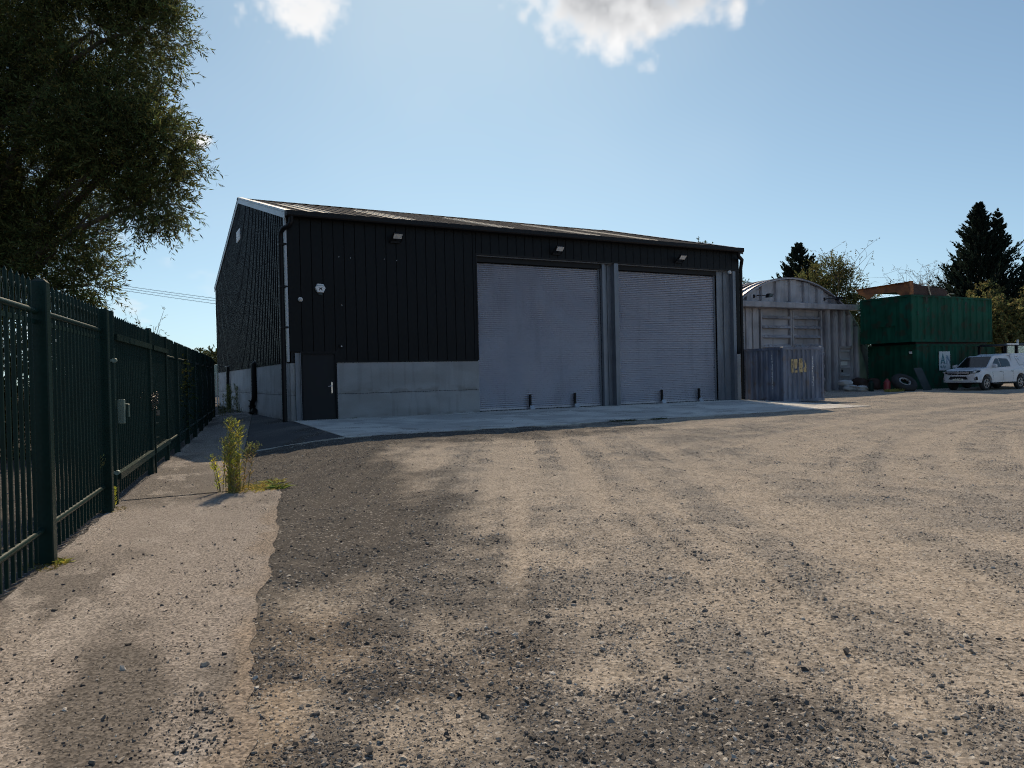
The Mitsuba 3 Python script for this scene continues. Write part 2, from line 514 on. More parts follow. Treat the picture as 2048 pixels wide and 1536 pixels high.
mat('m_cabin', pr(proc(cabin_fn), 0.6, spec=0.08))


def rust_fn(p, n, uv):
    a = fbm(p.x * 2.5, p.y * 2.5, p.z * 2.5, 4)
    return mix(C3(0.25, 0.095, 0.030), C3(0.12, 0.045, 0.02), smoothstep(0.35, 0.65, a))


mat('m_rust', pr(proc(rust_fn), 0.75))
mat('m_rust_dark', pr(grime((0.040, 0.020, 0.016), 0.5, 2.0), 0.75))
mat('m_strap', pr((0.42, 0.38, 0.30), 0.8))
mat('m_paint', pr(grime((0.46, 0.475, 0.52), 0.25, 1.8), 0.28, clearcoat=0.6, clearcoat_gloss=0.9))
mat('m_glass_dark', pr((0.004, 0.005, 0.007), 0.06, spec=0.5))
mat('m_rubber', pr(grime((0.014, 0.014, 0.014), 0.5, 6.0), 0.8))
mat('m_rim', pr((0.34, 0.34, 0.36), 0.3, 0.7))
mat('m_chrome', pr((0.55, 0.56, 0.6), 0.15, 0.9))
mat('m_plate', pr((0.68, 0.68, 0.62), 0.4))
mat('m_scuffed', pr(grime((0.26, 0.26, 0.26), 0.9, 9.0, 0.0, (0.25, 0.22, 0.2)), 0.6))
mat('m_teal', pr((0.045, 0.16, 0.20), 0.5))
mat('m_signwhite', pr(grime((0.55, 0.58, 0.60), 0.3, 4.0), 0.5))
mat('m_redpaint', pr(grime((0.20, 0.022, 0.030), 0.4, 5.0), 0.4))
mat('m_sack', pr(grime((0.36, 0.36, 0.37), 0.5, 4.0), 0.8))
mat('m_timber', pr(grime((0.30, 0.25, 0.19), 0.5, 4.0), 0.8))
mat('m_leanmetal', pr(grime((0.034, 0.046, 0.050), 0.5, 2.0), 0.6, spec=0.2))
mat('m_farwall', pr(grime((0.62, 0.64, 0.67), 0.2, 0.5), 0.7))
mat('m_farfascia', pr((0.02, 0.06, 0.05), 0.5))
mat('m_bark', pr(grime((0.075, 0.060, 0.045), 0.6, 6.0), 0.9))
mat('m_twig', pr((0.10, 0.08, 0.06), 0.9))


def leaf_mat(name, trans, rough=0.45, spec=0.5):
    mat(name, {'type': 'principledthin', 'base_color': {'type': 'mesh_attribute', 'name': 'vertex_color'}, 'roughness': rough, 'diff_trans': trans, 'eta': 1.4 + 0.2 * spec})


leaf_mat('m_leaf', 1.0, 0.33, 0.6)
leaf_mat('m_leaf_dull', 0.5, 0.6, 0.3)
leaf_mat('m_weed', 1.0, 0.5, 0.4)


# ------------------------------------------------------------------ ground sheets
def gz(x, y):
    """Height of the ground."""
    x, y = np.asarray(x, float), np.asarray(y, float)
    A = -0.02 * np.clip(-y, 0, 6) - 0.012 * np.clip(-y - 6, 0, 10)
    w = NP.step(0.25, -3.0, x)
    z = A * (1 - w) + w * (-0.33)
    z = z - 0.10 * np.exp(-((x - 20.5) / 4) ** 2 - ((y + 0.5) / 3.0) ** 2)
    return z


def spread(a, b, fine, lo, hi, grow=1.18):
    """Coordinates: even steps from a to b, then ever larger ones out to lo and hi."""
    c = list(np.arange(a, b + 1e-6, fine))
    s, x = fine, c[-1]
    up = []
    while x < hi:
        s *= grow
        x += s
        up.append(x)
    s, x = fine, c[0]
    dn = []
    while x > lo:
        s *= grow
        x -= s
        dn.append(x)
    return np.array(dn[::-1] + c + up)


def sheet(xs, ys, zfun):
    X, Y = np.meshgrid(xs, ys)
    Z = zfun(X, Y)
    n, m = X.shape
    i, j = np.meshgrid(np.arange(n - 1), np.arange(m - 1), indexing='ij')
    f = np.stack([i * m + j, i * m + j + 1, (i + 1) * m + j + 1, (i + 1) * m + j], -1).reshape(-1, 4)
    return np.stack([X, Y, Z], -1).reshape(-1, 3), f


SLAB = (0.06, 18.95, -6.06, 0.0)


def yard_z(x, y):
    z = gz(x, y)
    ins = NP.step(0.0, 0.14, x - SLAB[0]) * NP.step(0.0, 0.14, SLAB[1] - x) * NP.step(0.0, 0.14, y - SLAB[2]) * (y < 0.4)
    inb = (x > 0.3) & (x < 18.5) & (y > 0.2) & (y < 19.3)
    pth = in_path(x, y)
    loose, dark, orange, track = fields(NP, x, y)
    und = 0.030 * (fb(NP, x * 0.6, y * 0.6, 20.0, 3) - 0.5) + 0.022 * (fb(NP, x * 2.2, y * 2.2, 30.0, 3) - 0.5) + 0.016 * (loose - 0.5) - 0.014 * track
    keep = (1 - ins) * (1 - pth) * NP.step(0.02, 0.7, np.abs(x - path_right(y))) * NP.step(60.0, 30.0, np.hypot(x, y + 10))
    return z + und * keep - 0.06 * ins - 0.4 * inb - 0.05 * pth


def path_right(y):
    y = np.asarray(y, float)
    near = -2.55 + (y + 12.3) * 0.205
    far = -3.15 + (y + 11.9) * 0.16
    wob = 0.10 * (fb(NP, y * 1.3, y * 0 + 2.0, 0.0, 3) - 0.5) * 2 * NP.step(-12.6, -14.5, y)
    return np.where(y < -11.9, near + wob + 0.09 * (fb(NP, y * 5.0, y * 0 + 5.0, 0.0, 4) - 0.5), far)


def fence_x(y):
    return FX0 + (y - FENCE_Y0) * FDX / FDY


def in_path(x, y):
    l, r = fence_x(y) + 0.02, path_right(y)
    return NP.step(0.0, 0.15, x - l) * NP.step(0.0, 0.15, r - x) * ((y > -26) & (y < 10.5))


xs = spread(-7.5, 14.0, 0.10, -700, 700, 1.22)
ys = spread(-23.5, -5.0, 0.10, -700, 700, 1.22)
single('yard_ground', sheet(xs, ys, yard_z), 'm_ground', 'gravel and dust yard in front of the warehouse', 'ground', kind='structure', smooth=True)


def strip(y0, y1, left, right, step=0.12, nx=16, lift=0.004):
    ys_ = np.arange(y0, y1 + 1e-6, step)
    u = np.linspace(0, 1, nx)
    X = left(ys_)[:, None] * (1 - u) + right(ys_)[:, None] * u
    Y = np.repeat(ys_[:, None], nx, 1)
    Z = gz(X, Y) + lift
    # the outer edges turn down so that the sheet has a thickness
    Z[:, 0] -= 0.0
    n, m = X.shape
    i, j = np.meshgrid(np.arange(n - 1), np.arange(m - 1), indexing='ij')
    f = np.stack([i * m + j, i * m + j + 1, (i + 1) * m + j + 1, (i + 1) * m + j], -1).reshape(-1, 4)
    v = np.stack([X, Y, Z], -1)
    skirt = M().add(v.reshape(-1, 3), f)
    for line in (v[:, 0], v[:, -1], v[0], v[-1]):
        low = line - [0, 0, 0.12]
        k = len(line)
        skirt.add(np.vstack([line, low]), [[a, a + 1, k + a + 1, k + a] for a in range(k - 1)])
    return skirt.out()


single('concrete_path', strip(-25.8, -11.93, lambda y: fence_x(y) + 0.02, path_right), 'm_path', 'worn concrete strip along the fence, nearer bay', 'path', kind='structure', smooth=30)
single('concrete_path', strip(-11.912, 10.2, lambda y: fence_x(y) + 0.02, path_right), 'm_path', 'concrete strip along the fence beyond the joint', 'path', kind='structure', smooth=30)


def tarmac_left(y):
    return path_right(np.maximum(y, -11.8)) + 0.02


def tarm():
    ys_ = np.concatenate([np.arange(-6.4, 10.2, 0.15)])
    return strip(-6.05, 10.1, tarmac_left, lambda y: np.where(y < 0, 0.055, -0.03) + 0 * y, 0.15, 14, 0.004)


single('tarmac_apron', tarm(), 'm_tarmac', 'dark tarmac beside the concrete slab at the warehouse corner', 'tarmac', kind='structure', smooth=30)
m = M()
p0, p1 = np.array([0.02, -6.09]), np.array([-2.0, -6.30])
for k in range(8):
    a, b = p0 + (p1 - p0) * k / 8, p0 + (p1 - p0) * (k + 1) / 8
    m.bar([*a, gz(*a) - 0.02], [*b, gz(*b) - 0.02], 0.045, 0.075)
single('kerb_edging', m.out(), 'm_slab', 'thin pale concrete edging along the tarmac', 'kerb', kind='structure')

# the concrete slab, cast in bays
bays = [SLAB[0], 6.36, 12.66, SLAB[1]]
for a, b in zip(bays[:-1], bays[1:]):
    mm = M()
    x0, x1, y0, y1 = a + 0.006, b - 0.006, SLAB[2], 0.30
    v = [[x, y, 0.012 - 0.02 * max(-y, 0) + d] for d in (0, -0.22) for x, y in ((x0, y0), (x1, y0), (x1, 0), (x1, y1), (x0, y1), (x0, 0))]
    mm.add(v, [[0, 1, 2, 5], [5, 2, 3, 4], [0, 6, 7, 1], [1, 7, 8, 2], [2, 8, 9, 3], [4, 10, 11, 5], [5, 11, 6, 0], [3, 9, 10, 4]])
    single('concrete_apron', mm.out(), 'm_slab', 'pale concrete slab in front of the warehouse doors', 'slab', kind='structure')

# ------------------------------------------------------------------ warehouse
L_, D_, ZE, ZR, ZP = 18.82, 19.6, 6.42, 9.02, 1.81
wh = thing('warehouse', 'large black clad warehouse with two grey roller doors and a concrete base', 'warehouse')
slope = (ZR - ZE) / (D_ / 2)


def roof_z(y):
    return ZE + slope * np.minimum(y, D_ - y)


X1, X2, X3, X4, ZD = 6.44, 11.80, 12.48, 17.70, 5.53
# unseen dark core added inside the shell to stop light leaking through
core = M()
core.prism([(0.06, -0.3), (D_ - 0.06, -0.3), (D_ - 0.06, ZE - 0.12), (D_ / 2, ZR - 0.12), (0.45, ZE + 0.45 * slope - 0.12), (0.45, -0.3)], 0.10, L_ - 0.10, 'yz')
core.prism([(0.05, -0.2), (X1 - 0.02, -0.2), (X1 - 0.02, ZD + 0.02), (L_ - 0.05, ZD + 0.02), (L_ - 0.05, 6.3), (0.05, 6.3)], 0.045, 0.449, 'xz')
core.box(X4 + 0.95, L_ - 0.05, 0.045, 0.449, -0.2, ZD + 0.019)
part(wh, 'light_block_core', core.out(), 'm_dark_inside')

# front cladding: one panel per seam
PP, P0 = 0.3465, 0.045


def panel(x0, x1, z0, z1):
    g, d = 0.011, 0.040
    poly = [(x0 + 0.004, d), (x0 + 0.004, 0.024), (x0 + g, 0.0), (x1 - g, 0.0), (x1 - 0.004, 0.024), (x1 - 0.004, d)]
    return M().prism(poly, z0, z1, 'xy').out()


edges = [0.0] + [P0 + PP * k for k in range(60) if 0.03 < P0 + PP * k < L_ - 0.02] + [L_]
edges = [edges[0]] + [e for e in edges[2:] if True]
for a, b in zip(edges[:-1], edges[1:]):
    if b - a < 0.02:
        continue
    c = (a + b) / 2
    if b <= X1 + 0.02:
        bot = 2.15 if c < 1.45 else ZP + 0.02
        part(wh, 'cladding_panel', panel(a, b, bot, 6.30), 'm_clad')
    elif a < X1:
        part(wh, 'cladding_panel', panel(a, X1 - 0.03, ZP + 0.02, 6.30), 'm_clad')
        part(wh, 'cladding_panel', panel(X1 - 0.03, b, ZD + 0.02, 6.30), 'm_clad')
    else:
        part(wh, 'cladding_panel', panel(a, b, ZD + 0.02, 6.30), 'm_clad')
part(wh, 'cladding_panel', panel(L_ - 0.20, L_, 1.98, ZD + 0.012), 'm_clad')
# flashings round the openings
fl = M()
fl.box(X1 - 0.045, X1 - 0.001, -0.012, 0.30, ZP + 0.02, ZD + 0.02)
fl.box(X1 - 0.045, L_ + 0.002, -0.012, 0.06, ZD - 0.03, ZD + 0.019)
fl.box(1.47, X1 - 0.046, -0.010, 0.06, ZP - 0.012, ZP + 0.019)
fl.box(0.30, 1.47, -0.010, 0.06, 2.112, 2.149)
part(wh, 'flashing', fl.out(), 'm_black')
so = M()
so.box(X1, L_ - 0.05, 0.061, 0.449, ZD - 0.055, ZD - 0.031)
part(wh, 'door_lintel', so.out(), 'm_galv')
# concrete base panels, front
for z0, z1 in ((-0.25, 0.795), (0.805, ZP - 0.014)):
    part(wh, 'base_panel', cbox(1.455, X1 - 0.004, 0.012, 0.30, z0, z1, 0.008), 'm_plinth')
    part(wh, 'base_panel', cbox(0.0, 0.155, 0.012, 0.30, z0, z1, 0.008), 'm_plinth')
part(wh, 'base_panel', cbox(18.62, L_, 0.012, 0.30, -0.2, 1.975, 0.008), 'm_plinth')
# gable base panels between posts
yb = [0.31, 6.55, 13.1, D_]
for a, b in zip(yb[:-1], yb[1:]):
    for z0, z1 in ((-0.4, 0.795), (0.805, ZP)):
        part(wh, 'base_panel', cbox(0.0, 0.28, a + 0.006, b - 0.006, z0, z1, 0.008), 'm_plinth')
# gable sheets: 1.02 m each, three ribs
prof = [(0.0, 0.0), (0.14, 0.0), (0.165, -0.034), (0.225, -0.034), (0.25, 0.0), (0.34, 0.0)]


def gable_sheet(y0, y1, x, face):
    pts = []
    k = 0
    while True:
        base = y0 + k * 0.34
        for q, d in prof[:-1]:
            pts.append((base + q, d))
        k += 1
        if y0 + k * 0.34 > y1 - 0.01:
            break
    pts = [p for p in pts if p[0] < y1] + [(y1, 0.0)]
    # extra break at the ridge
    pts = np.array(pts)
    v, f = [], []
    for j, (y, d) in enumerate(pts):
        v += [[x + face * -d * -1, y, ZP + 0.005], [x + face * -d * -1, y, float(roof_z(y)) - 0.03]]
    n = len(pts)
    f = [[2 * j, 2 * j + 1, 2 * j + 3, 2 * j + 2] for j in range(n - 1)]
    return np.array(v), np.array(f)


y = 0.05
while y < D_ - 0.05:
    y2 = min(y + 1.02, D_)
    part(wh, 'cladding_sheet', gable_sheet(y, y2, -0.012, 1), 'm_clad')
    part(wh, 'cladding_sheet', gable_sheet(y, y2, L_ + 0.012, -1), 'm_clad')
    y = y2
part(wh, 'rear_wall', M().box(0, L_, D_ - 0.05, D_, -0.3, ZE - 0.02).out(), 'm_clad')
part(wh, 'side_wall', M().box(L_ - 0.09, L_ - 0.01, 0.31, D_ - 0.06, -0.3, ZP).out(), 'm_plinth')
# corner trim in lengths and pipe brackets
zz = [1.82, 2.9, 4.15, 5.45, 6.28]
for a, b in zip(zz[:-1], zz[1:]):
    part(wh, 'corner_trim', cbox(-0.075, -0.004, -0.030, 0.05, a + 0.012, b - 0.012, 0.006), 'm_galv_bright')
# roof: ribbed sheets, rooflights among them
RX0, RX1, OV = -0.10, L_ + 0.10, 0.16


def roof_sheet(x0, x1, y0, y1, lift=0.0):
    q = [(0, 0), (0.36, 0), (0.40, 0.035), (0.46, 0.035), (0.50, 0)]
    pts, k = [], 0
    while x0 + k * 0.5 < x1 - 0.01:
        pts += [(x0 + k * 0.5 + a, b) for a, b in q[:-1]]
        k += 1
    pts = [p for p in pts if p[0] < x1 - 1e-6] + [(x1, 0.0)]
    v = []
    for x, d in pts:
        for yy in (y0, y1):
            v.append([x, yy, ZE + slope * min(yy, D_ - yy) + 0.03 + d + lift])
    return np.array(v), np.array([[2 * j, 2 * j + 2, 2 * j + 3, 2 * j + 1] for j in range(len(pts) - 1)])


lights_at = {1: 1, 4: 1, 8: 1, 12: 1, 15: 1}
for k in range(19):
    x0, x1 = RX0 + k * 1.0, min(RX0 + (k + 1) * 1.0, RX1)
    if k in lights_at:
        part(wh, 'roof_sheet', roof_sheet(x0, x1, -OV, 1.6), 'm_roof')
        part(wh, 'rooflight', roof_sheet(x0, x1, 1.6, 7.4, 0.004), 'm_rooflight')
        part(wh, 'roof_sheet', roof_sheet(x0, x1, 7.4, D_ / 2), 'm_roof')
    else:
        part(wh, 'roof_sheet', roof_sheet(x0, x1, -OV, D_ / 2), 'm_roof')
    part(wh, 'roof_sheet', roof_sheet(x0, x1, D_ / 2, D_ + OV), 'm_roof')
rc = M()
rc.add([[x, yy, ZR + 0.075 - 0.25 * abs(yy - D_ / 2)] for x in (RX0, RX1) for yy in (D_ / 2 - 0.18, D_ / 2, D_ / 2 + 0.18)], [[0, 3, 4, 1], [1, 4, 5, 2]])
part(wh, 'ridge_cap', rc.out(), 'm_roof')
# verge flashings on both gables
for gx, sgn in ((-0.05, -1), (L_ + 0.05, 1)):
    for side in (0, 1):
        br = np.linspace(-0.18, D_ / 2, 5)
        for a, b in zip(br[:-1], br[1:]):
            ya, yb_ = (a, b) if side == 0 else (D_ - a, D_ - b)
            mm = M()
            za, zb = float(roof_z(ya)), float(roof_z(yb_))
            x0, x1 = sorted((gx + sgn * 0.012, gx + sgn * 0.030))
            gap = 0.006 * np.sign(yb_ - ya)
            poly = [(ya + gap, za - 0.16), (yb_ - gap, zb - 0.16), (yb_ - gap, zb + 0.085), (ya + gap, za + 0.085)]
            mm.prism(poly, x0, x1, 'yz')
            top = [(ya + gap, za + 0.087), (yb_ - gap, zb + 0.087), (yb_ - gap, zb + 0.099), (ya + gap, za + 0.099)]
            xa, xb = sorted((gx + sgn * 0.032, gx - sgn * 0.20))
            mm.prism(top, xa, xb, 'yz')
            part(wh, 'verge_flashing', mm.out(), 'm_flash')
# eaves gutter and its ends
gut = M()
gp = [(-0.335, 6.44), (-0.335, 6.31), (-0.315, 6.27), (-0.17, 6.27), (-0.15, 6.31), (-0.15, 6.44), (-0.162, 6.44), (-0.162, 6.32), (-0.175, 6.285), (-0.31, 6.285), (-0.323, 6.32), (-0.323, 6.44)]
gut.prism(gp, -0.04, L_ - 0.04, 'yz')
ends = [(-0.337, 6.442), (-0.337, 6.31), (-0.315, 6.268), (-0.17, 6.268), (-0.148, 6.31), (-0.148, 6.442)]
gut.prism(ends, -0.055, -0.041, 'yz')
gut.prism(ends, L_ - 0.039, L_ - 0.025, 'yz')
gut.box(-0.02, L_, -0.148, 0.045, 6.302, 6.335)
part(wh, 'gutter', gut.out(), 'm_blackplastic')
rg = M()
rg.box(0, L_, D_ + 0.16, D_ + 0.30, 6.27, 6.44)
part(wh, 'gutter', rg.out(), 'm_blackplastic')


def downpipe(pts, r=0.065):
    part(wh, 'downpipe', M().tube(pts, r, 12).out(), 'm_blackplastic', smooth=40)


downpipe([(0.10, -0.24, 6.28), (0.10, -0.24, 6.10), (0.04, -0.20, 5.98), (-0.10, -0.06, 5.92), (-0.165, 0.02, 5.80), (-0.175, 0.06, 5.65), (-0.175, 0.06, 3.0), (-0.175, 0.06, -0.12)], 0.075)
downpipe([(L_ - 0.25, -0.24, 6.28), (L_ - 0.25, -0.24, 6.10), (L_ - 0.1, -0.2, 6.02), (L_ + 0.08, -0.1, 5.98), (L_ + 0.14, 0.0, 5.85), (L_ + 0.14, 0.05, 5.6), (L_ + 0.14, 0.05, -0.1)], 0.075)
downpipe([(0.03, 6.55, 2.02), (-0.10, 6.55, 1.94), (-0.10, 6.55, 0.72), (-0.105, 6.60, 0.60), (-0.12, 7.0, 0.40), (-0.12, 7.06, 0.28), (-0.12, 7.06, -0.25)], 0.10)
mm = M().cyl((-0.12, 7.06, 0.26), (-0.12, 7.06, 0.34), 0.135, 14).cyl((-0.12, 7.06, 0.02), (-0.12, 7.06, 0.08), 0.135, 14)
mm.tube([(-0.12, 7.02, 0.10), (-0.12, 6.5, 0.14)], 0.075, 10).cyl((-0.12, 6.52, 0.14), (-0.12, 6.42, 0.145), 0.10, 12)
mm.tube([(-0.12, 6.72, 0.52), (-0.26, 6.62, 0.50), (-0.3, 6.55, 0.55)], 0.02, 6)
part(wh, 'pipe_branch', mm.out(), 'm_blackplastic', smooth=40)
for z in (2.9, 4.15, 5.45):
    part(wh, 'pipe_bracket', M().box(-0.255, -0.02, -0.036, 0.15, z - 0.03, z + 0.03).out(), 'm_black')
# white louvre high on the gable
lv = thing_key = None
lk = part(wh, 'vent', M().box(-0.065, -0.047, 9.55, 10.55, 7.30, 7.76).out(), 'm_white', label='white louvre vent near the gable peak')
for k in range(6):
    part(lk, 'slat', M().box(-0.085, -0.066, 9.58, 10.52, 7.33 + k * 0.07, 7.365 + k * 0.07).out(), 'm_white')
# steel columns beside the doors
for x0 in (0.158,):
    cm = M()
    cm.box(x0, 0.335, 0.03, 0.05, -0.2, 2.11).box(x0, x0 + 0.02, -0.02, 0.03, -0.2, 2.11).box(0.318, 0.335, -0.02, 0.03, -0.2, 2.11)
    part(wh, 'steel_column', cm.out(), 'm_galv')
cm = M()
cm.box(11.92, 12.278, 0.24, 0.26, -0.2, ZD - 0.06).box(11.805, 11.918, 0.12, 0.26, -0.2, ZD - 0.06).box(12.09, 12.11, 0.20, 0.24, -0.2, ZD - 0.06)
part(wh, 'steel_column', cm.out(), 'm_galv')
cm = M()
cm.box(12.28, 12.475, -0.008, 0.012, -0.2, ZD + 0.016).box(12.28, 12.30, 0.012, 0.24, -0.2, ZD - 0.06).box(12.455, 12.475, 0.012, 0.30, -0.2, ZD - 0.06)
part(wh, 'steel_column', cm.out(), 'm_galv')
cm = M()
cm.box(17.705, 18.438, 0.20, 0.22, -0.2, ZD - 0.06).box(18.05, 18.08, 0.15, 0.20, -0.2, ZD - 0.06)
part(wh, 'steel_column', cm.out(), 'm_galv')
cm = M()
cm.box(18.44, 18.60, -0.006, 0.014, -0.2, ZD - 0.032).box(18.44, 18.46, 0.014, 0.20, -0.2, ZD - 0.06).box(18.58, 18.60, 0.014, 0.25, -0.2, ZD - 0.06)
part(wh, 'steel_column', cm.out(), 'm_galv')


# roller doors
def roller(x0, x1, label):
    k = part(wh, 'roller_door', M().box(x0 + 0.02, x1 - 0.02, 0.385, 0.40, 0.0, ZD).out(), 'm_black', label=label)
    h, n = 0.0727, 6
    t = np.linspace(0, 1, n + 1)
    yz = [(0.380, 0.0), (0.380, 0.010), (0.316, 0.011), (0.306, 0.024), (0.306, 0.034), (0.314, 0.048), (0.332, 0.064), (0.346, 0.0727)]
    n = len(yz) - 1
    v = [[x, yy, z] for yy, z in yz for x in (x0 + 0.075, x1 - 0.075)]
    f = [[2 * j, 2 * j + 1, 2 * j + 3, 2 * j + 2] for j in range(n)]
    sl = ply((np.array(v), np.array(f)), 'm_slat', smooth=35)
    cnt = int((5.30 - 0.115) / h)
    for i in range(cnt):
        part(k, 'slat', sl, to_world=T().translate([0, 0, 0.115 + i * h]))
    part(k, 'bottom_rail', cbox(x0 + 0.07, x1 - 0.07, 0.30, 0.35, 0.035, 0.112, 0.008), 'm_slat')
    part(k, 'rubber_seal', M().box(x0 + 0.07, x1 - 0.07, 0.305, 0.345, 0.014, 0.034).out(), 'm_rubber')
    for xa, xb in ((x0, x0 + 0.085), (x1 - 0.085, x1)):
        part(k, 'guide', M().box(xa, xb, 0.285, 0.308, 0.013, 5.36).out(), 'm_galv')
    part(k, 'hood', M().box(x0 + 0.01, x1 - 0.01, 0.18, 0.40, 5.30, ZD - 0.057).out(), 'm_black')


roller(X1, X2, 'left of the two grey roller doors')
roller(X3, X4, 'right of the two grey roller doors, by the blue container')
# personnel door
dk = part(wh, 'door', cbox(0.40, 1.40, 0.055, 0.10, 0.03, 2.06, 0.004), 'm_clad', label='black personnel door at the left corner')
part(dk, 'frame', M().box(0.338, 0.398, 0.0, 0.12, -0.02, 2.11).box(1.402, 1.452, 0.0, 0.12, -0.02, 2.11).box(0.398, 1.402, 0.0, 0.12, 2.062, 2.11).out(), 'm_clad')
hm = M()
hm.mesh(tri(cbox(1.265, 1.315, 0.035, 0.055, 0.83, 1.19, 0.004)))
hm.tube([(1.29, 0.03, 1.06), (1.29, -0.005, 1.06), (1.27, -0.015, 1.06), (1.165, -0.015, 1.055)], 0.011, 8)
hm.cyl((1.29, 0.036, 0.93), (1.29, 0.018, 0.93), 0.014, 10)
part(dk, 'handle', hm.out(), 'm_chrome', smooth=30)
sk = part(wh, 'roof_purlin', M().box(0.2, L_ - 0.2, D_ / 2 - 0.05, D_ / 2 + 0.05, ZR - 0.3, ZR - 0.1).out(), 'm_dark_inside') if False else None
fx = M()
for x, z in ((1.60, 5.15), (1.98, 5.14), (3.10, 5.16), (3.52, 5.14), (1.66, 3.62)):
    fx.mesh(trimesh.creation.icosphere(1, 0.014), [[1, 0, 0, x], [0, 1, 0, -0.003], [0, 0, 1, z], [0, 0, 0, 1]])
part(wh, 'fixings', fx.out(), 'm_white', kind='stuff')


# fixtures on the front wall
def floodlight(x, z, label, tilt=0.75):
    k = thing('floodlight', label, 'floodlight')
    c, s = math.cos(tilt), math.sin(tilt)
    R = np.array([[1, 0, 0, x], [0, c, -s, -0.30], [0, s, c, z], [0, 0, 0, 1]])
    h = M()
    h.mesh(tri(cbox(-0.165, 0.165, -0.035, 0.035, -0.115, 0.115, 0.012)), R)
    for i in range(7):
        h.mesh(tri(M().box(-0.14 + i * 0.045, -0.13 + i * 0.045, 0.036, 0.065, -0.09, 0.09)), R)
    part(k, 'housing', h.out(), 'm_black')
    part(k, 'lens', M().mesh(tri(M().box(-0.14, 0.14, -0.041, -0.036, -0.09, 0.09)), R).out(), 'm_lens')
    b = M()
    b.bar((x - 0.18, -0.30, z), (x - 0.18, -0.07, z - 0.17), 0.012, 0.04).bar((x + 0.18, -0.30, z), (x + 0.18, -0.07, z - 0.17), 0.012, 0.04)
    b.box(x - 0.185, x + 0.185, -0.075, -0.01, z - 0.20, z - 0.14)
    part(k, 'bracket', b.out(), 'm_black')


floodlight(3.47, 5.90, 'black floodlight on the cladding left of the roller doors')
floodlight(9.66, 5.87, 'black floodlight above the left roller door')
floodlight(15.45, 5.88, 'black floodlight above the right roller door')

ak = thing('alarm_box', 'white hexagonal alarm box on the black front wall above the door', 'alarm box')
hexa = [(0.98 + 0.165 * math.cos(a), 4.13 + 0.165 * math.sin(a)) for a in np.radians([0, 55, 125, 180, 235, 305])]
am = M().hull([(x, yy, z) for x, z in hexa for yy in (-0.006, -0.06)] + [(0.98 + (x - 0.98) * 0.9, -0.085, 4.13 + (z - 4.13) * 0.9) for x, z in hexa])
part(ak, 'case', am.out(), 'm_white')
em = M()
for p in ([(0.92, 4.06), (0.955, 4.06), (0.985, 4.11), (0.97, 4.13)], [(1.05, 4.06), (1.015, 4.06), (0.985, 4.11), (1.0, 4.13)], [(0.955, 4.10), (1.015, 4.10), (1.03, 4.14), (0.94, 4.14)],
          [(0.94, 4.14), (0.96, 4.14), (0.935, 4.165), (0.925, 4.16)], [(1.03, 4.14), (1.01, 4.14), (1.035, 4.165), (1.045, 4.16)]):
    em.prism(p, -0.088, -0.086, 'xz')
part(ak, 'emblem', em.out(), 'm_ink')
part(ak, 'line', M().box(0.86, 1.10, -0.0875, -0.086, 4.195, 4.21).out(), 'm_teal')
part(ak, 'strobe', M().hull([(x, yy, z) for x in (0.92, 1.04) for yy in (-0.01, -0.06) for z in (3.93, 3.97)]).out(), 'm_glass_dark')


def dome(x, y, z, label, r=0.065):
    k = thing('dome_camera', label, 'security camera')
    part(k, 'base', M().cyl((x, y, z), (x, y - 0.05, z), r * 1.1, 16).out(), 'm_white', smooth=40)
    s = trimesh.creation.icosphere(2, r)
    part(k, 'dome', M().mesh(s, [[1, 0, 0, x], [0, 1, 0, y - 0.055], [0, 0, 1, z - 0.015], [0, 0, 0, 1]]).out(), 'm_lens', smooth=True)


dome(0.36, -0.006, 3.76, 'small round grey security camera on the wall near the left corner')
dome(18.22, -0.02, 5.43, 'small round security camera under the lintel at the right corner')
sk = thing('motion_sensor', 'tiny black motion sensor on the wall beside the personnel door', 'sensor')
part(sk, 'case', cbox(1.53, 1.63, -0.07, -0.006, 2.28, 2.37, 0.012), 'm_black')
part(sk, 'eye', M().mesh(trimesh.creation.icosphere(2, 0.022), [[1, 0, 0, 1.60], [0, 1, 0, -0.072], [0, 0, 1, 2.31], [0, 0, 0, 1]]).out(), 'm_lens', smooth=True)

for x, lab in ((8.58, 'black floor lock post, leftmost, in front of the left roller door'), (10.51, 'black floor lock post by the right half of the left roller door'),
               (14.68, 'black floor lock post by the left half of the right roller door'), (16.65, 'black floor lock post, rightmost, in front of the right roller door')):
    k = thing('lock_post', lab, 'post', 'lock posts before the roller doors')
    part(k, 'post', cbox(x - 0.05, x + 0.03, 0.18, 0.26, 0.10, 0.56, 0.006), 'm_black')
    part(k, 'shoe', M().hull([(x - 0.05, 0.08, 0.0), (x + 0.12, 0.06, 0.0), (x - 0.05, 0.20, 0.0), (x + 0.12, 0.20, 0.0), (x - 0.05, 0.165, 0.15), (x + 0.12, 0.165, 0.15), (x - 0.05, 0.175, 0.15), (x + 0.12, 0.175, 0.15)]).out(), 'm_galv_bright')
# ------------------------------------------------------------------ fence and gates
RAIL = 1.934
SL = 0.0063


def fz(s):
    return SL * (s - 11.2)


def fence_pt(s, z, off=0.0):
    p = fence_at(s, off)
    return np.array([p[0], p[1], z + fz(s)])


fence_rot = [[FDX, FDY, 0, 0], [FDY, -FDX, 0, 0], [0, 0, 1, 0], [0, 0, 0, 1]]  # local x along the fence, local y towards the yard


def fence_tf(s, off=0.0):
    p = fence_pt(s, 0.0, off)
    m = np.array(fence_rot, float)
    m[:3, 3] = p
    return mi.ScalarTransform4f(m.tolist())


def flip(vf):
    v, f = vf
    return v, np.asarray(f)[:, ::-1]


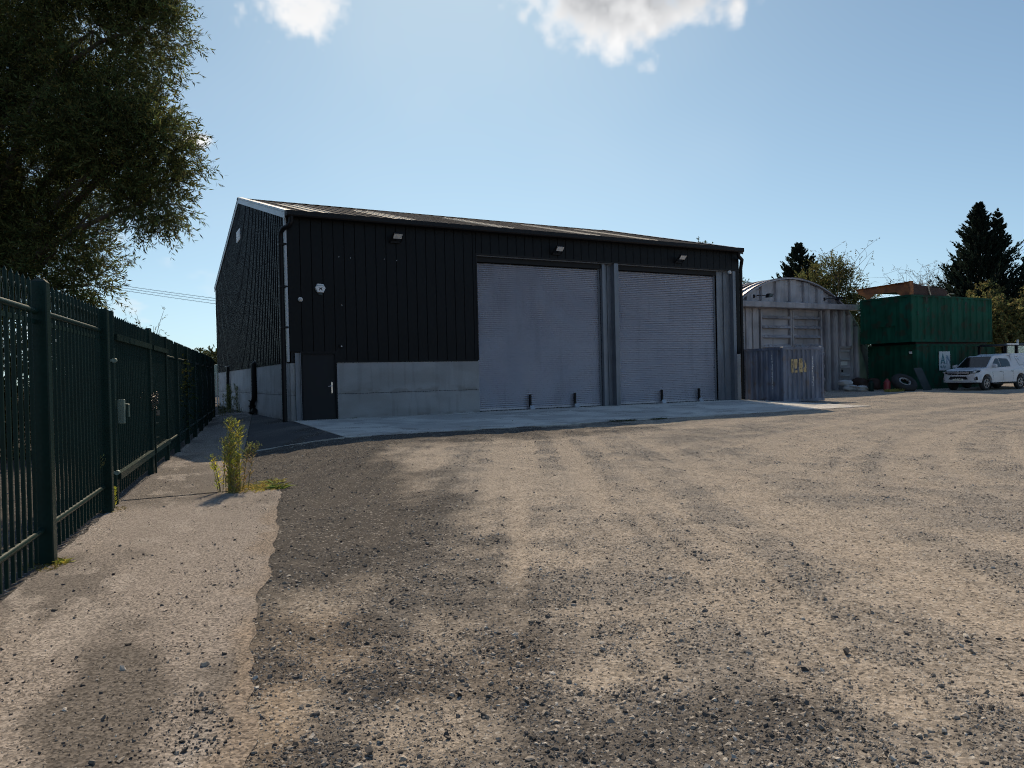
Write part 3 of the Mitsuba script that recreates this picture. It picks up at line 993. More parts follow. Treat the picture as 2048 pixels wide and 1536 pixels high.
pm = M()
pm.mesh(tri(cbox(-0.014, 0.014, -0.014, 0.014, -0.25, 2.16, 0.004)))
pm.hull([(x, yy, 2.158) for x in (-0.012, 0.012) for yy in (-0.012, 0.012)] + [(0, 0, 2.19)])
pale_hi = ply(flip(pm.out()), 'm_green')
hm = M()
th = np.linspace(0, np.pi, 13)
hm.tube([(0.0775 - 0.0775 * math.cos(a), 0.0, 1.80 + 0.29 * math.sin(a)) for a in th], 0.007, 6)
hoop = ply(flip(hm.out()), 'm_green', smooth=40)
gm = M()
gm.mesh(tri(cbox(-0.015, 0.015, -0.015, 0.015, -0.235, 2.13, 0.004)))
gm.hull([(x, yy, 2.128) for x in (-0.015, 0.015) for yy in (-0.015, 0.015)] + [(0, 0.0, 2.175)])
pale_gate = ply(flip(gm.out()), 'm_green')


def post(parent, s0, s1, top, off=0.0, w=0.12, bottom=-0.42, rounded=False, label=None):
    m = M()
    m.mesh(tri(cbox(0, s1 - s0, -w / 2, w / 2, bottom, top - 0.0, 0.010)))
    if rounded:
        m.hull([(x, yy, top - 0.003) for x in (0.004, s1 - s0 - 0.004) for yy in (-w / 2 + 0.004, w / 2 - 0.004)] + [((s1 - s0) / 2 + dx, yy, top + 0.022) for dx in (-0.03, 0.03) for yy in (-0.03, 0.03)])
    part(parent, 'post', flip(m.out()), 'm_green', to_world=fence_tf(s0, off), label=label)


def rail(parent, s0, s1, ztop, h, w, off=0.0, mat_='m_green', rnd=False):
    a, b = fence_pt(s0, ztop - h / 2, off), fence_pt(s1, ztop - h / 2, off)
    m = M()
    if rnd:
        m.tube([a, b], h / 2, 14)
    else:
        m.bar(a, b, w, h)
    part(parent, 'rail', m.out(), mat_, smooth=40 if rnd else False)


ft = thing('steel_fence', 'dark green bow top railings at the near left with two thick posts', 'fence')
post(ft, 7.33, 7.46, 2.17, 0.03, rounded=True)
post(ft, 10.03, 10.16, 2.17, 0.03)
post(ft, 4.62, 4.75, 2.17, 0.03, rounded=True)
for s0, s1 in ((1.9, 4.62), (4.75, 7.33), (7.46, 10.03)):
    rail(ft, s0, s1, RAIL, 0.055, 0.05, 0.0, 'm_green', True)
    rail(ft, s0, s1, RAIL - 0.10, 0.04, 0.012, 0.0)
    rail(ft, s0, s1, 0.03, 0.060, 0.05, 0.0, 'm_green', True)
    k0 = 7.774 if s0 > 7 else 7.176 - 0.155 * 40
    for k in range(-2, 60):
        s = k0 + 0.155 * k
        if s0 + 0.03 < s < s1 - 0.03:
            part(ft, 'pale', pale_hi, to_world=fence_tf(s))
            if s + 0.155 < s1 - 0.02:
                part(ft, 'hoop', hoop, to_world=fence_tf(s))


def gate(s0, s1, label, lock=False):
    k = thing('steel_gate', label, 'gate')
    post(k, s0, s0 + 0.09, 2.20, 0.0, 0.09, -0.38)
    post(k, s1 - 0.10, s1, 2.17, 0.0, 0.09, -0.36)
    for zt in (1.905, 0.075):
        rail(k, s0 + 0.09, s1 - 0.10, zt, 0.085, 0.07, 0.045, 'm_green')
    s = s0 + 0.19
    while s < s1 - 0.13:
        part(k, 'pale', pale_gate, to_world=fence_tf(s, -0.005))
        s += 0.155
    return k


g1 = gate(10.66, 14.15, 'green steel gate leaf with a pale lock box, next to the second thick post')
lm = M()
lm.mesh(tri(cbox(0.14, 0.22, 0.05, 0.13, 0.72, 1.04, 0.006)))
part(g1, 'lock_box', flip(lm.out()), 'm_green_light', to_world=fence_tf(10.66), label='pale green lock box on the gate')
lm = M().tube([(0.24, 0.12, 0.98), (0.30, 0.16, 0.97), (0.30, 0.16, 0.80)], 0.010, 6)
part(g1, 'handle', flip(lm.out()), 'm_green_light', to_world=fence_tf(10.66))
for z in (1.55, 0.10):
    lm = M().cyl((-0.10, 0.06, z), (-0.02, 0.06, z), 0.03, 10)
    lm.bar((-0.06, 0.06, z), (-0.06, 0.0, z), 0.04, 0.03)
    part(g1, 'hinge', flip(lm.out()), 'm_green_light', to_world=fence_tf(10.66))
lm = M().tube([(3.50, 0.075, 0.95), (3.50, 0.075, -0.40)], 0.016, 8)
lm.tube([(3.50, 0.075, 0.55), (3.58, 0.12, 0.55)], 0.012, 6).tube([(3.50, 0.075, 0.30), (3.62, 0.12, 0.30)], 0.010, 6)
part(g1, 'drop_bolt', flip(lm.out()), 'm_green', to_world=fence_tf(10.66), label='drop bolt at the free end of the gate leaf')
g2 = gate(14.19, 16.55, 'dark green steel gate leaf farther along the fence, chained to the nearer leaf')
ff = thing('steel_fence', 'dark green railings beyond the gates, running along the warehouse side', 'fence')
posts = [18.25, 20.7, 23.1, 25.5, 27.9, 30.2, 32.4]
prev = 16.60
for s in posts:
    post(ff, s, s + 0.12, 2.10, 0.02)
    rail(ff, prev, s, 1.80, 0.06, 0.05, 0.0, 'm_green', True)
    rail(ff, prev, s, 0.05, 0.06, 0.05, 0.03, 'm_green', True)
    q = prev + 0.08
    while q < s - 0.04:
        part(ff, 'pale', pale_gate, to_world=fence_tf(q, -0.005))
        q += 0.155
    prev = s + 0.12
# chain and padlock hanging where the gate leaves meet
ck = thing('chain', 'tangled steel chain and padlock hanging where the two gate leaves meet', 'chain')
cr = np.random.default_rng(5)
for k in range(26):
    a = k / 26 * 2 * np.pi * 2.2
    p = fence_pt(14.12 + 0.10 * math.cos(a) + cr.normal(0, 0.015), 0.98 + 0.05 * math.sin(a * 1.7) - 0.010 * k * (k % 3 == 0) + cr.normal(0, 0.02), 0.085 + 0.045 * math.sin(a) + cr.normal(0, 0.01))
    ax = cr.normal(0, 1, 3)
    part(ck, 'link', M().torus(p, ax, 0.024, 0.007, 12, 6).out(), 'm_chain', smooth=True)
p = fence_pt(14.22, 0.72, 0.12)
part(ck, 'padlock', cbox(p[0] - 0.03, p[0] + 0.03, p[1] - 0.018, p[1] + 0.018, p[2] - 0.06, p[2] + 0.03, 0.006), 'm_chain')

# galvanised palisade closing the passage, pale building beyond
pk = thing('palisade_panel', 'pale galvanised palisade panel at the far end of the passage beside the warehouse', 'fence')
pe = np.array([-2.6, 20.4])
xx = pe[0] + 0.12
while xx < 0.6:
    m = M()
    m.hull([(xx - 0.035, pe[1], -0.28), (xx + 0.035, pe[1], -0.28), (xx, pe[1] - 0.02, -0.28), (xx - 0.035, pe[1], 1.72), (xx + 0.035, pe[1], 1.72), (xx, pe[1] - 0.02, 1.72), (xx, pe[1], 1.86)])
    part(pk, 'pale', m.out(), 'm_galv_bright')
    xx += 0.155
for z in (0.1, 1.4):
    part(pk, 'rail', M().box(pe[0] + 0.03, 0.6, pe[1] + 0.005, pe[1] + 0.05, z, z + 0.05).out(), 'm_galv_bright')
sp = thing('steel_post', 'black capped steel post standing against the gable base wall', 'post')
part(sp, 'shaft', cbox(-0.17, -0.04, 14.55, 14.75, -0.35, 2.03, 0.008), 'm_black')
part(sp, 'cap', cbox(-0.19, -0.02, 14.51, 14.79, 2.031, 2.06, 0.006), 'm_galv_bright')

fb_ = thing('distant_building', 'pale low building with dark green fascia beyond the warehouse passage', 'building')
BX, BY = 8.2, 52.0
part(fb_, 'wall', M().box(BX - 1.6, BX + 24, BY, BY + 14, -0.3, 3.95).out(), 'm_farwall')
part(fb_, 'fascia', M().box(BX - 1.7, BX + 24.1, BY - 0.25, BY - 0.02, 3.80, 4.40).out(), 'm_farfascia')
rm = M().prism([(BY - 0.26, 4.405), (BY + 14.3, 4.405), (BY + 7, 6.2)], BX - 1.75, BX + 24.1, 'yz')
part(fb_, 'roof', rm.out(), 'm_flash')
part(fb_, 'verge', M().bar((BX - 1.85, BY - 0.27, 4.35), (BX - 4.6, BY - 0.27, 3.3), 0.1, 0.22).out(), 'm_galv_bright')
part(fb_, 'lean_to', M().prism([(BX - 4.5, -0.3), (BX - 1.72, -0.3), (BX - 1.72, 4.2), (BX - 4.5, 3.15)], BY, BY + 8, 'xz').out(), 'm_farfascia')

# ------------------------------------------------------------------ arched shed behind
HX, HY, HR, HC = 28.83, 6.0, 6.93, -0.57
hg = thing('arched_shed', 'grey corrugated steel shed with an arched roof behind the blue container', 'shed')


def arc(x):
    return HC + math.sqrt(max(HR * HR - (x - HX) ** 2, 0.0))


th = np.linspace(math.radians(4.7), math.radians(175.3), 49)
NB = 14
for b in range(NB):
    y0, y1 = HY - 0.12 + b * 1.25, HY - 0.12 + (b + 1) * 1.25
    v, f = [], []
    yy = np.array([y0, y0 + 0.03, y0 + 0.10, y0 + 0.55, y0 + 0.66, y0 + 0.78, y0 + 0.89, y1])
    dd = np.array([0.10, 0.10, 0.0, 0.0, 0.09, 0.09, 0.0, 0.0]) if True else None
    for t in th:
        for q, d in zip(yy, dd):
            r = HR + d
            v.append([HX + r * math.cos(t), q, HC + r * math.sin(t)])
    n = len(yy)
    f = [[i * n + j, i * n + j + 1, (i + 1) * n + j + 1, (i + 1) * n + j] for i in range(len(th) - 1) for j in range(n - 1)]
    part(hg, 'roof_sheet', (np.array(v), np.array(f)), 'm_hangar')
# arch rim at the front
v, f = [], []
for t in th:
    for r, q in ((HR - 0.02, HY - 0.20), (HR + 0.04, HY - 0.20), (HR + 0.04, HY - 0.10), (HR - 0.02, HY - 0.10)):
        v.append([HX + r * math.cos(t), q, HC + r * math.sin(t)])
f = [[i * 4 + j, i * 4 + (j + 1) % 4, (i + 1) * 4 + (j + 1) % 4, (i + 1) * 4 + j] for i in range(len(th) - 1) for j in range(4)]
part(hg, 'rim', (np.array(v), np.array(f)), 'm_hangar')
bk = [(HX + (HR - 0.1) * math.cos(t), HC + (HR - 0.1) * math.sin(t)) for t in th]
part(hg, 'end_wall', M().prism(bk, HY + 0.22, HY + 0.30, 'xz').out(), 'm_hangar')
part(hg, 'rear_wall', M().prism(bk, HY + NB * 1.25 - 0.3, HY + NB * 1.25 - 0.2, 'xz').out(), 'm_hangar')
part(hg, 'beam', cbox(22.0, 33.93, HY - 0.55, HY - 0.05, 4.68, 4.99, 0.015), 'm_hangar')


def rib_panel(x0, x1, z0, ztop, mat_='m_hangar', proud=0.0):
    """A folded vertical panel: flat with returns at both edges."""
    yb = HY + (0.05 if proud < 0.12 else 0.0) - proud
    poly = [(x0 + 0.004, HY + 0.215), (x0 + 0.004, min(yb + 0.12, HY + 0.20)), (x0 + 0.05, yb), (x1 - 0.05, yb), (x1 - 0.004, min(yb + 0.12, HY + 0.20)), (x1 - 0.004, HY + 0.215)]
    m = M().prism(poly, 0.0, 1.0, 'xy')
    v, f = m.out()
    top = v[:, 2] > 0.5
    v[~top, 2] = z0
    v[top, 2] = [ztop(x) for x in v[top, 0]]
    return v, f


# gable above the beam
x = HX - 5.2
k = 0
while x < HX + 4.0:
    x2 = x + 0.56
    part(hg, 'gable_panel', rib_panel(x, x2, 4.993, lambda a: max(5.0, arc(a) - 0.04), 'm_hangar', 0.10 if k % 2 else 0.0), 'm_hangar')
    x, k = x2, k + 1
# left of the doors and right of them
for k, x in enumerate(np.arange(24.8, 26.1, 0.52)):
    part(hg, 'front_panel', rib_panel(x, x + 0.52, -0.15, lambda a: 4.675, 'm_hangar', 0.0), 'm_hangar')
xr = 31.56
cols = [('m_hangar', 0.30, 0.16), ('m_hangar', 0.36, -0.07), ('m_hangar', 0.28, 0.16), ('m_hangar', 0.40, -0.07), ('m_hangar', 0.28, 0.16), ('m_hangar', 0.38, -0.07), ('m_hangar', 0.26, 0.16), ('m_hangar', 0.36, -0.07), ('m_hangar', 0.24, 0.16)]
for m_, w, pd in cols:
    z0 = 2.56 if 32.7 < xr + w / 2 < 33.88 else -0.15
    part(hg, 'front_panel', rib_panel(xr, xr + w, z0, lambda a: min(4.675, arc(a) - 0.05), m_, pd), m_)
    xr += w
# door leaves with three rivetted rails each
for x0, x1, lb in ((26.45, 28.88, 'left leaf of the shed doors'), (28.93, 31.36, 'right leaf of the shed doors')):
    dk = part(hg, 'door', M().box(x0 + 0.05, x1 - 0.05, HY + 0.185, HY + 0.205, 0.0, 4.66).out(), 'm_hangar', label=lb)
    part(dk, 'frame', M().box(x0, x0 + 0.09, HY + 0.02, HY + 0.14, 0.0, 4.665).box(x1 - 0.13, x1, HY + 0.02, HY + 0.14, 0.0, 4.665).out(), 'm_hangar')
    for z in (0.46, 1.00, 1.53, 2.07, 2.60, 3.13, 3.66, 4.20):
        part(dk, 'rail', M().prism([(HY + 0.18, z - 0.09), (HY + 0.18, z + 0.09), (HY + 0.05, z + 0.07), (HY - 0.05, z - 0.07)], x0 + 0.10, x1 - 0.14, 'yz').out(), 'm_hangar')
        rv = M()
        for xx in np.arange(x0 + 0.25, x1 - 0.2, 0.30):
            rv.cyl((xx, HY + 0.03, z + 0.03), (xx, HY - 0.022, z + 0.025), 0.022, 6)
        part(dk, 'rivets', rv.out(), 'm_hangar', kind='stuff')
wk = part(hg, 'wicket_door', M().box(32.80, 33.80, HY + 0.10, HY + 0.13, -0.1, 2.46).out(), 'm_hangar', label='small personnel door at the right end of the shed')
part(wk, 'frame', M().box(32.72, 32.80, HY - 0.03, HY + 0.14, -0.1, 2.55).box(33.80, 33.88, HY - 0.03, HY + 0.14, -0.1, 2.55).box(32.80, 33.80, HY - 0.03, HY + 0.14, 2.46, 2.55).out(), 'm_hangar')
for z in (0.36, 0.86, 1.32, 1.81, 2.31):
    part(wk, 'rail', M().prism([(HY + 0.095, z - 0.07), (HY + 0.095, z + 0.07), (HY + 0.03, z + 0.05), (HY - 0.03, z - 0.06)], 32.88, 33.70, 'yz').out(), 'm_hangar')
part(wk, 'notice', M().box(33.0, 33.55, HY + 0.085, HY + 0.094, 1.46, 1.68).out(), 'm_signwhite')
part(wk, 'handle', M().box(33.02, 33.12, HY + 0.03, HY + 0.094, 1.06, 1.18).out(), 'm_black')
rv = M()
for xx in (25.0, 25.3, 25.55, 25.85):
    for z in np.arange(1.9, 4.6, 0.28):
        rv.cyl((xx, HY + 0.055, z), (xx, HY + 0.035, z), 0.022, 6)
for xx in np.arange(HX - 4.2, HX + 3.6, 0.56):
    for z in np.arange(5.1, arc(xx) - 0.15, 0.3):
        rv.cyl((xx, HY + 0.055, z), (xx, HY - 0.02, z), 0.02, 6)
part(hg, 'rivets', rv.out(), 'm_hangar', kind='stuff')


def shed_lamp(x, label):
    k = thing('bracket_lamp', label, 'floodlight')
    a = M().tube([(x - 0.45, HY, 5.30), (x - 0.30, HY - 0.35, 5.34), (x + 0.02, HY - 0.50, 5.30)], 0.022, 8)
    a.mesh(tri(cbox(x - 0.50, x - 0.40, HY - 0.08, HY + 0.06, 5.22, 5.40, 0.01)))
    part(k, 'arm', a.out(), 'm_black')
    h = M().hull([(x, HY - 0.62, 5.18), (x + 0.34, HY - 0.62, 5.24), (x + 0.42, HY - 0.62, 5.40), (x + 0.10, HY - 0.62, 5.42), (x, HY - 0.40, 5.2), (x + 0.34, HY - 0.40, 5.26), (x + 0.42, HY - 0.40, 5.40), (x + 0.10, HY - 0.40, 5.42)])
    part(k, 'head', h.out(), 'm_black')
    part(k, 'glass', M().prism([(x + 0.06, 5.22), (x + 0.31, 5.265), (x + 0.37, 5.385), (x + 0.12, 5.39)], HY - 0.627, HY - 0.621, 'xz').out(), 'm_glass_dark')


shed_lamp(26.35, 'black lamp on a bracket, left of the two on the arched gable')
shed_lamp(31.95, 'black lamp on a bracket, right of the two on the arched gable')


# ------------------------------------------------------------------ corrugated boxes
def corrugated(u0, u1, z0, z1, depth, pitch, flat=0.42):
    """Profile points (u, d) of a wall with trapezoid ribs between u0 and u1."""
    n = max(1, int(round((u1 - u0) / pitch)))
    p = (u1 - u0) / n
    pts = []
    for k in range(n):
        b = u0 + k * p
        pts += [(b, 0.0), (b + p * flat * 0.5, 0.0), (b + p * (flat * 0.5 + 0.12), depth), (b + p * (1 - flat * 0.5 - 0.12 + 0.0), depth), (b + p * (1 - flat * 0.5), 0.0)]
    pts.append((u1, 0.0))
    return pts


def wall_x(x0, x1, y, z0, z1, depth, pitch, s=1):
    pts = corrugated(x0, x1, z0, z1, depth, pitch)
    v = [[u, y + s * d, z] for u, d in pts for z in (z0, z1)]
    return np.array(v), np.array([[2 * j, 2 * j + 2, 2 * j + 3, 2 * j + 1] for j in range(len(pts) - 1)])


def wall_y(y0, y1, x, z0, z1, depth, pitch, s=1):
    pts = corrugated(y0, y1, z0, z1, depth, pitch)
    v = [[x + s * d, u, z] for u, d in pts for z in (z0, z1)]
    return np.array(v), np.array([[2 * j, 2 * j + 1, 2 * j + 3, 2 * j + 2] for j in range(len(pts) - 1)])


# blue container
CX, CY, CZ, CW, CD, CH = 19.22, -1.92, -0.095, 2.42, 2.25, 2.28
bc = thing('shipping_container', 'short dusty blue corrugated container beside the right roller door', 'container')
for x in (CX, CX + CW - 0.13):
    for yy in (CY, CY + CD - 0.13):
        part(bc, 'corner_post', cbox(x, x + 0.13, yy, yy + 0.13, CZ + 0.13, CZ + CH - 0.13, 0.008), 'm_bluebox')
        for z in (CZ, CZ + CH - 0.13):
            part(bc, 'corner_casting', cbox(x - 0.006, x + 0.136, yy - 0.006, yy + 0.136, z, z + 0.13, 0.012), 'm_bluebox')
for z in (CZ + 0.01, CZ + CH - 0.12):
    for a in ((CX + 0.137, CX + CW - 0.137, CY + 0.01, CY + 0.10), (CX + 0.137, CX + CW - 0.137, CY + CD - 0.10, CY + CD - 0.01), (CX + 0.01, CX + 0.10, CY + 0.137, CY + CD - 0.137), (CX + CW - 0.10, CX + CW - 0.01, CY + 0.137, CY + CD - 0.137)):
        part(bc, 'rail', M().box(a[0], a[1], a[2], a[3], z, z + 0.11).out(), 'm_bluebox')
part(bc, 'wall', wall_x(CX + 0.131, CX + CW - 0.131, CY + 0.035, CZ + 0.12, CZ + CH - 0.12, 0.045, 0.27), 'm_bluebox')
part(bc, 'wall', wall_x(CX + 0.131, CX + CW - 0.131, CY + CD - 0.035, CZ + 0.12, CZ + CH - 0.12, -0.045, 0.27), 'm_bluebox')
part(bc, 'wall', wall_y(CY + 0.131, CY + CD - 0.131, CX + 0.035, CZ + 0.12, CZ + CH - 0.12, 0.045, 0.27), 'm_bluebox')
part(bc, 'wall', wall_y(CY + 0.131, CY + CD - 0.131, CX + CW - 0.035, CZ + 0.12, CZ + CH - 0.12, -0.045, 0.27), 'm_bluebox')
part(bc, 'roof', M().box(CX + 0.09, CX + CW - 0.09, CY + 0.09, CY + CD - 0.09, CZ + CH - 0.06, CZ + CH - 0.03).out(), 'm_bluebox')
part(bc, 'floor', M().box(CX + 0.101, CX + CW - 0.101, CY + 0.101, CY + CD - 0.101, CZ + 0.05, CZ + 0.10).out(), 'm_black')
st = M()
sy = CY + 0.033
sx, sz = CX + 0.50, CZ + CH - 0.50
for poly in ([(0, 0), (0.10, 0.01), (0.12, -0.02), (0.13, -0.55), (0.0, -0.56)], [(0.15, 0.0), (0.35, 0.0), (0.36, -0.10), (0.33, -0.36), (0.27, -0.42), (0.20, -0.40), (0.165, -0.2)], [(0.19, -0.48), (0.34, -0.45), (0.36, -0.56), (0.18, -0.56)],
             [(0.46, 0.01), (0.66, 0.01), (0.68, -0.30), (0.64, -0.38), (0.68, -0.55), (0.47, -0.55), (0.44, -0.2)], [(0.76, -0.05), (0.87, -0.20), (0.88, -0.55), (0.74, -0.55), (0.71, -0.40), (0.80, -0.30)]):
    st.prism([(sx + a, sz + b) for a, b in poly], sy - 0.004, sy - 0.001, 'xz')
stk = part(bc, 'sticker', st.out(), 'm_sticker', label='torn yellow sticker on the blue container')
im = M()
im.torus((sx + 0.575, sy - 0.004, sz - 0.09), (0, 1, 0), 0.060, 0.011, 20, 5)
im.prism([(sx + 0.40, sz), (sx + 0.43, sz), (sx + 0.41, sz - 0.35), (sx + 0.39, sz - 0.30)], sy - 0.0062, sy - 0.0045, 'xz')
im.box(sx + 0.055, sx + 0.085, sy - 0.0062, sy - 0.0045, sz - 0.40, sz - 0.08)
im.box(sx + 0.53, sx + 0.57, sy - 0.0062, sy - 0.0045, sz - 0.43, sz - 0.38)
part(stk, 'lettering', im.out(), 'm_ink')
hb = M()
for z in (0.30, 0.85, 1.40, 1.95):
    hb.mesh(tri(cbox(CX + CW - 0.005, CX + CW + 0.045, CY - 0.02, CY + 0.05, CZ + z, CZ + z + 0.10, 0.008)))
part(bc, 'hinges', hb.out(), 'm_bluebox')
sm = M()
srng = np.random.default_rng(3)
for xs_, za, zb in ((CX + 1.77, 0.60, 1.90),):
    z = za
    while z < zb:
        l = srng.uniform(0.02, 0.11)
        w = srng.uniform(0.006, 0.016)
        o = srng.normal(0, 0.006)
        sm.box(xs_ + o - w, xs_ + o + w, sy - 0.0045, sy - 0.001, CZ + z, CZ + z + l)
        z += l + srng.uniform(0.0, 0.03)
z = 0.55
while z < 1.95:
    l = srng.uniform(0.02, 0.11)
    w = srng.uniform(0.006, 0.016)
    yc = CY + 0.62 + srng.normal(0, 0.006)
    sm.box(CX + 0.030, CX + 0.034, yc - w, yc + w, CZ + z, CZ + z + l)
    z += l + srng.uniform(0.0, 0.04)
part(bc, 'paint_drips', sm.out(), 'm_white', kind='stuff')


# green site cabins, one on the other
def cabin(x0, x1, y0, y1, z0, z1, label):
    k = thing('site_cabin', label, 'cabin')
    p = 0.10
    for x in (x0, x1 - p):
        for yy in (y0, y1 - p):
            part(k, 'corner_post', cbox(x, x + p, yy, yy + p, z0, z1, 0.008), 'm_cabin')
    for z, h in ((z0 + 0.004, 0.13), (z1 - 0.114, 0.11)):
        for a in ((x0 + p, x1 - p, y0 + 0.004, y0 + 0.09), (x0 + p, x1 - p, y1 - 0.09, y1 - 0.004), (x0 + 0.004, x0 + 0.09, y0 + p, y1 - p), (x1 - 0.09, x1 - 0.004, y0 + p, y1 - p)):
            part(k, 'rail', M().box(a[0], a[1], a[2], a[3], z, z + h).out(), 'm_cabin')
    part(k, 'wall', wall_x(x0 + p, x1 - p, y0 + 0.02, z0 + 0.13, z1 - 0.11, 0.04, 0.62), 'm_cabin')
    part(k, 'wall', wall_x(x0 + p, x1 - p, y1 - 0.02, z0 + 0.13, z1 - 0.11, -0.04, 0.62), 'm_cabin')
    part(k, 'wall', wall_y(y0 + p, y1 - p, x0 + 0.02, z0 + 0.13, z1 - 0.11, 0.035, 0.72), 'm_cabin')
    part(k, 'wall', wall_y(y0 + p, y1 - p, x1 - 0.02, z0 + 0.13, z1 - 0.11, -0.035, 0.72), 'm_cabin')
    part(k, 'roof', M().box(x0 + 0.091, x1 - 0.091, y0 + 0.091, y1 - 0.091, z1 - 0.05, z1 - 0.02).out(), 'm_cabin')
    part(k, 'floor', M().box(x0 + 0.091, x1 - 0.091, y0 + 0.091, y1 - 0.091, z0 + 0.04, z0 + 0.09).out(), 'm_black')
    return k


lowc = cabin(34.31, 41.9, 2.25, 5.25, 0.0, 2.52, 'green steel site cabin on the ground, under the other')
upc = cabin(33.62, 41.25, 2.05, 5.22, 2.63, 5.23, 'green steel site cabin stacked on top of the lower one')
for a in ((34.40, 41.2, 2.36, 2.50), (34.40, 41.2, 4.95, 5.10), (34.40, 34.55, 2.52, 4.93), (41.0, 41.15, 2.52, 4.93)):  # black skids and cross bars added to fill the shaded gap between cabins
    part(upc, 'skid_shade_fill', M().box(*a, 2.522, 2.632).out(), 'm_black')
for y0, y1 in ((2.95, 3.55), (3.57, 4.17)):
    part(upc, 'shutter', M().mesh(tri(cbox(33.585, 33.618, y0, y1, 3.55, 4.85, 0.006))).out(), 'm_cabin', label='closed steel window shutter')
lt = M()
for ch, x, z, h in (('P', 34.90, 4.86, 0.24), ('U', 34.98, 4.30, 0.22), ('C', 35.02, 3.86, 0.18), ('0', 38.55, 4.75, 0.20), ('2', 38.52, 4.45, 0.16), ('1', 34.10, 4.12, 0.2), ('J', 36.45, 4.22, 0.17)):
    v, f = text(ch, h, 0.003, (x, 2.062 - 0.002, z), (1, 0, 0), (0, 0, 1))
    lt.add(v, f)
part(upc, 'lettering', lt.out(), 'm_ink')
# things about the cabins
fk = thing('steel_trough', 'rusty orange steel trough lying on the roof of the upper cabin', 'steel trough')
FZ = 5.232
sp_ = sg.Polygon([(-0.25, 0.62), (2.95, 0.68), (3.12, 0.72), (3.12, 0.0), (2.55, 0.0), (2.30, 0.22), (0.95, 0.26), (0.62, 0.0), (0.48, 0.0), (0.28, 0.20), (-0.05, 0.36)])
# the side plate runs along the cabin's left end, from back to front
v, f = M().prism(sp_, 0.0, 0.06, 'xz').out()
w = np.stack([33.72 + v[:, 1], 5.30 - v[:, 0], FZ + v[:, 2]], -1)
part(fk, 'side_plate', (w, f), 'm_rust')
part(fk, 'end_flange', M().box(33.60, 33.90, 2.10, 2.17, FZ, FZ + 0.74).out(), 'm_rust')
part(fk, 'top_flange', M().bar((33.70, 5.56, FZ + 0.63), (33.70, 2.17, FZ + 0.70), 0.22, 0.03).out(), 'm_rust')
bp = sg.Polygon([(0.0, 0.0), (3.1, 0.0), (3.25, 0.26), (2.9, 0.42), (1.35, 0.50), (0.02, 0.66)])
v, f = M().prism(bp, 2.19, 2.24, 'xz').out()
part(fk, 'body_panel', (v + [33.90, 0, FZ], f), 'm_rust_dark')
part(fk, 'floor_panel', M().bar((35.3, 2.25, FZ + 0.52), (35.3, 4.6, FZ + 0.35), 2.9, 0.03).out(), 'm_rust_dark')
sk = thing('strap', 'pale webbing strap hanging over the rusty frame on the cabin roof', 'strap')
part(sk, 'webbing', M().tube([(35.05, 2.8, FZ + 0.62), (35.22, 2.25, FZ + 0.66), (35.27, 2.13, FZ + 0.60), (35.30, 2.13, FZ + 0.35), (35.45, 2.12, FZ + 0.02)], 0.035, 6).out(), 'm_strap')
tb = single('cable_heap', M().tube([(36.9, 2.5, FZ + 0.02), (37.2, 2.4, FZ + 0.10), (37.6, 2.45, FZ + 0.12), (38.0, 2.5, FZ + 0.03)], 0.025, 6).tube([(36.7, 2.6, FZ + 0.3), (36.9, 2.4, FZ + 0.42), (37.2, 2.35, FZ + 0.52)], 0.02, 6).tube([(37.3, 2.5, FZ + 0.02), (37.5, 2.3, FZ + 0.18), (38.1, 2.4, FZ + 0.2)], 0.02, 6).out(), 'm_strap', 'loose pale cable ends lying on the upper cabin roof', 'cable')
lmk = thing('cabin_lamp', 'small pale lamp under the upper cabin on the lower one', 'lamp')
part(lmk, 'head', cbox(34.20, 34.30, 2.50, 2.64, 1.98, 2.12, 0.015), 'm_lens')
part(lmk, 'arm', M().bar((34.25, 2.57, 2.10), (34.33, 2.57, 2.22), 0.03, 0.03).out(), 'm_black')
# sign with the letters A and N
sk = thing('sign_board', 'white sign board with teal letters A and N on the lower cabin', 'sign')
SX, SZ = 36.28, 1.02
part(sk, 'board', cbox(SX, SX + 1.02, 2.205, 2.235, SZ, SZ + 1.08, 0.004), 'm_signwhite')
am = M()
am.prism(sg.Polygon([(0.10, 0.36), (0.33, 1.0), (0.56, 0.36), (0.47, 0.36), (0.40, 0.52), (0.26, 0.52), (0.19, 0.36)], [[(0.29, 0.60), (0.37, 0.60), (0.33, 0.78)]]), 2.200, 2.204, 'xz')
v, f = am.out()
part(sk, 'letter', (v + [SX, 0, SZ], f), 'm_teal')
v, f = text('N', 0.50, 0.004, (SX + 0.60, 2.204, SZ + 0.36), (1, 0, 0), (0, 0, 1))
v[:, 0] = np.minimum(v[:, 0], SX + 1.0)
part(sk, 'letter', (v, f), 'm_farblue')
part(sk, 'droplet', M().prism([(SX + 0.33, SZ + 0.36), (SX + 0.38, SZ + 0.45), (SX + 0.33, SZ + 0.51), (SX + 0.28, SZ + 0.45)], 2.196, 2.1995, 'xz').out(), 'm_ink')
im = M()
for a, b, z in ((0.10, 0.16, 0.12), (0.20, 0.24, 0.12), (0.29, 0.36, 0.12), (0.42, 0.46, 0.12), (0.52, 0.58, 0.12)):
    im.box(SX + a, SX + b, 2.201, 2.204, SZ + z, SZ + z + 0.15)
part(sk, 'lower_text', im.out(), 'm_teal')
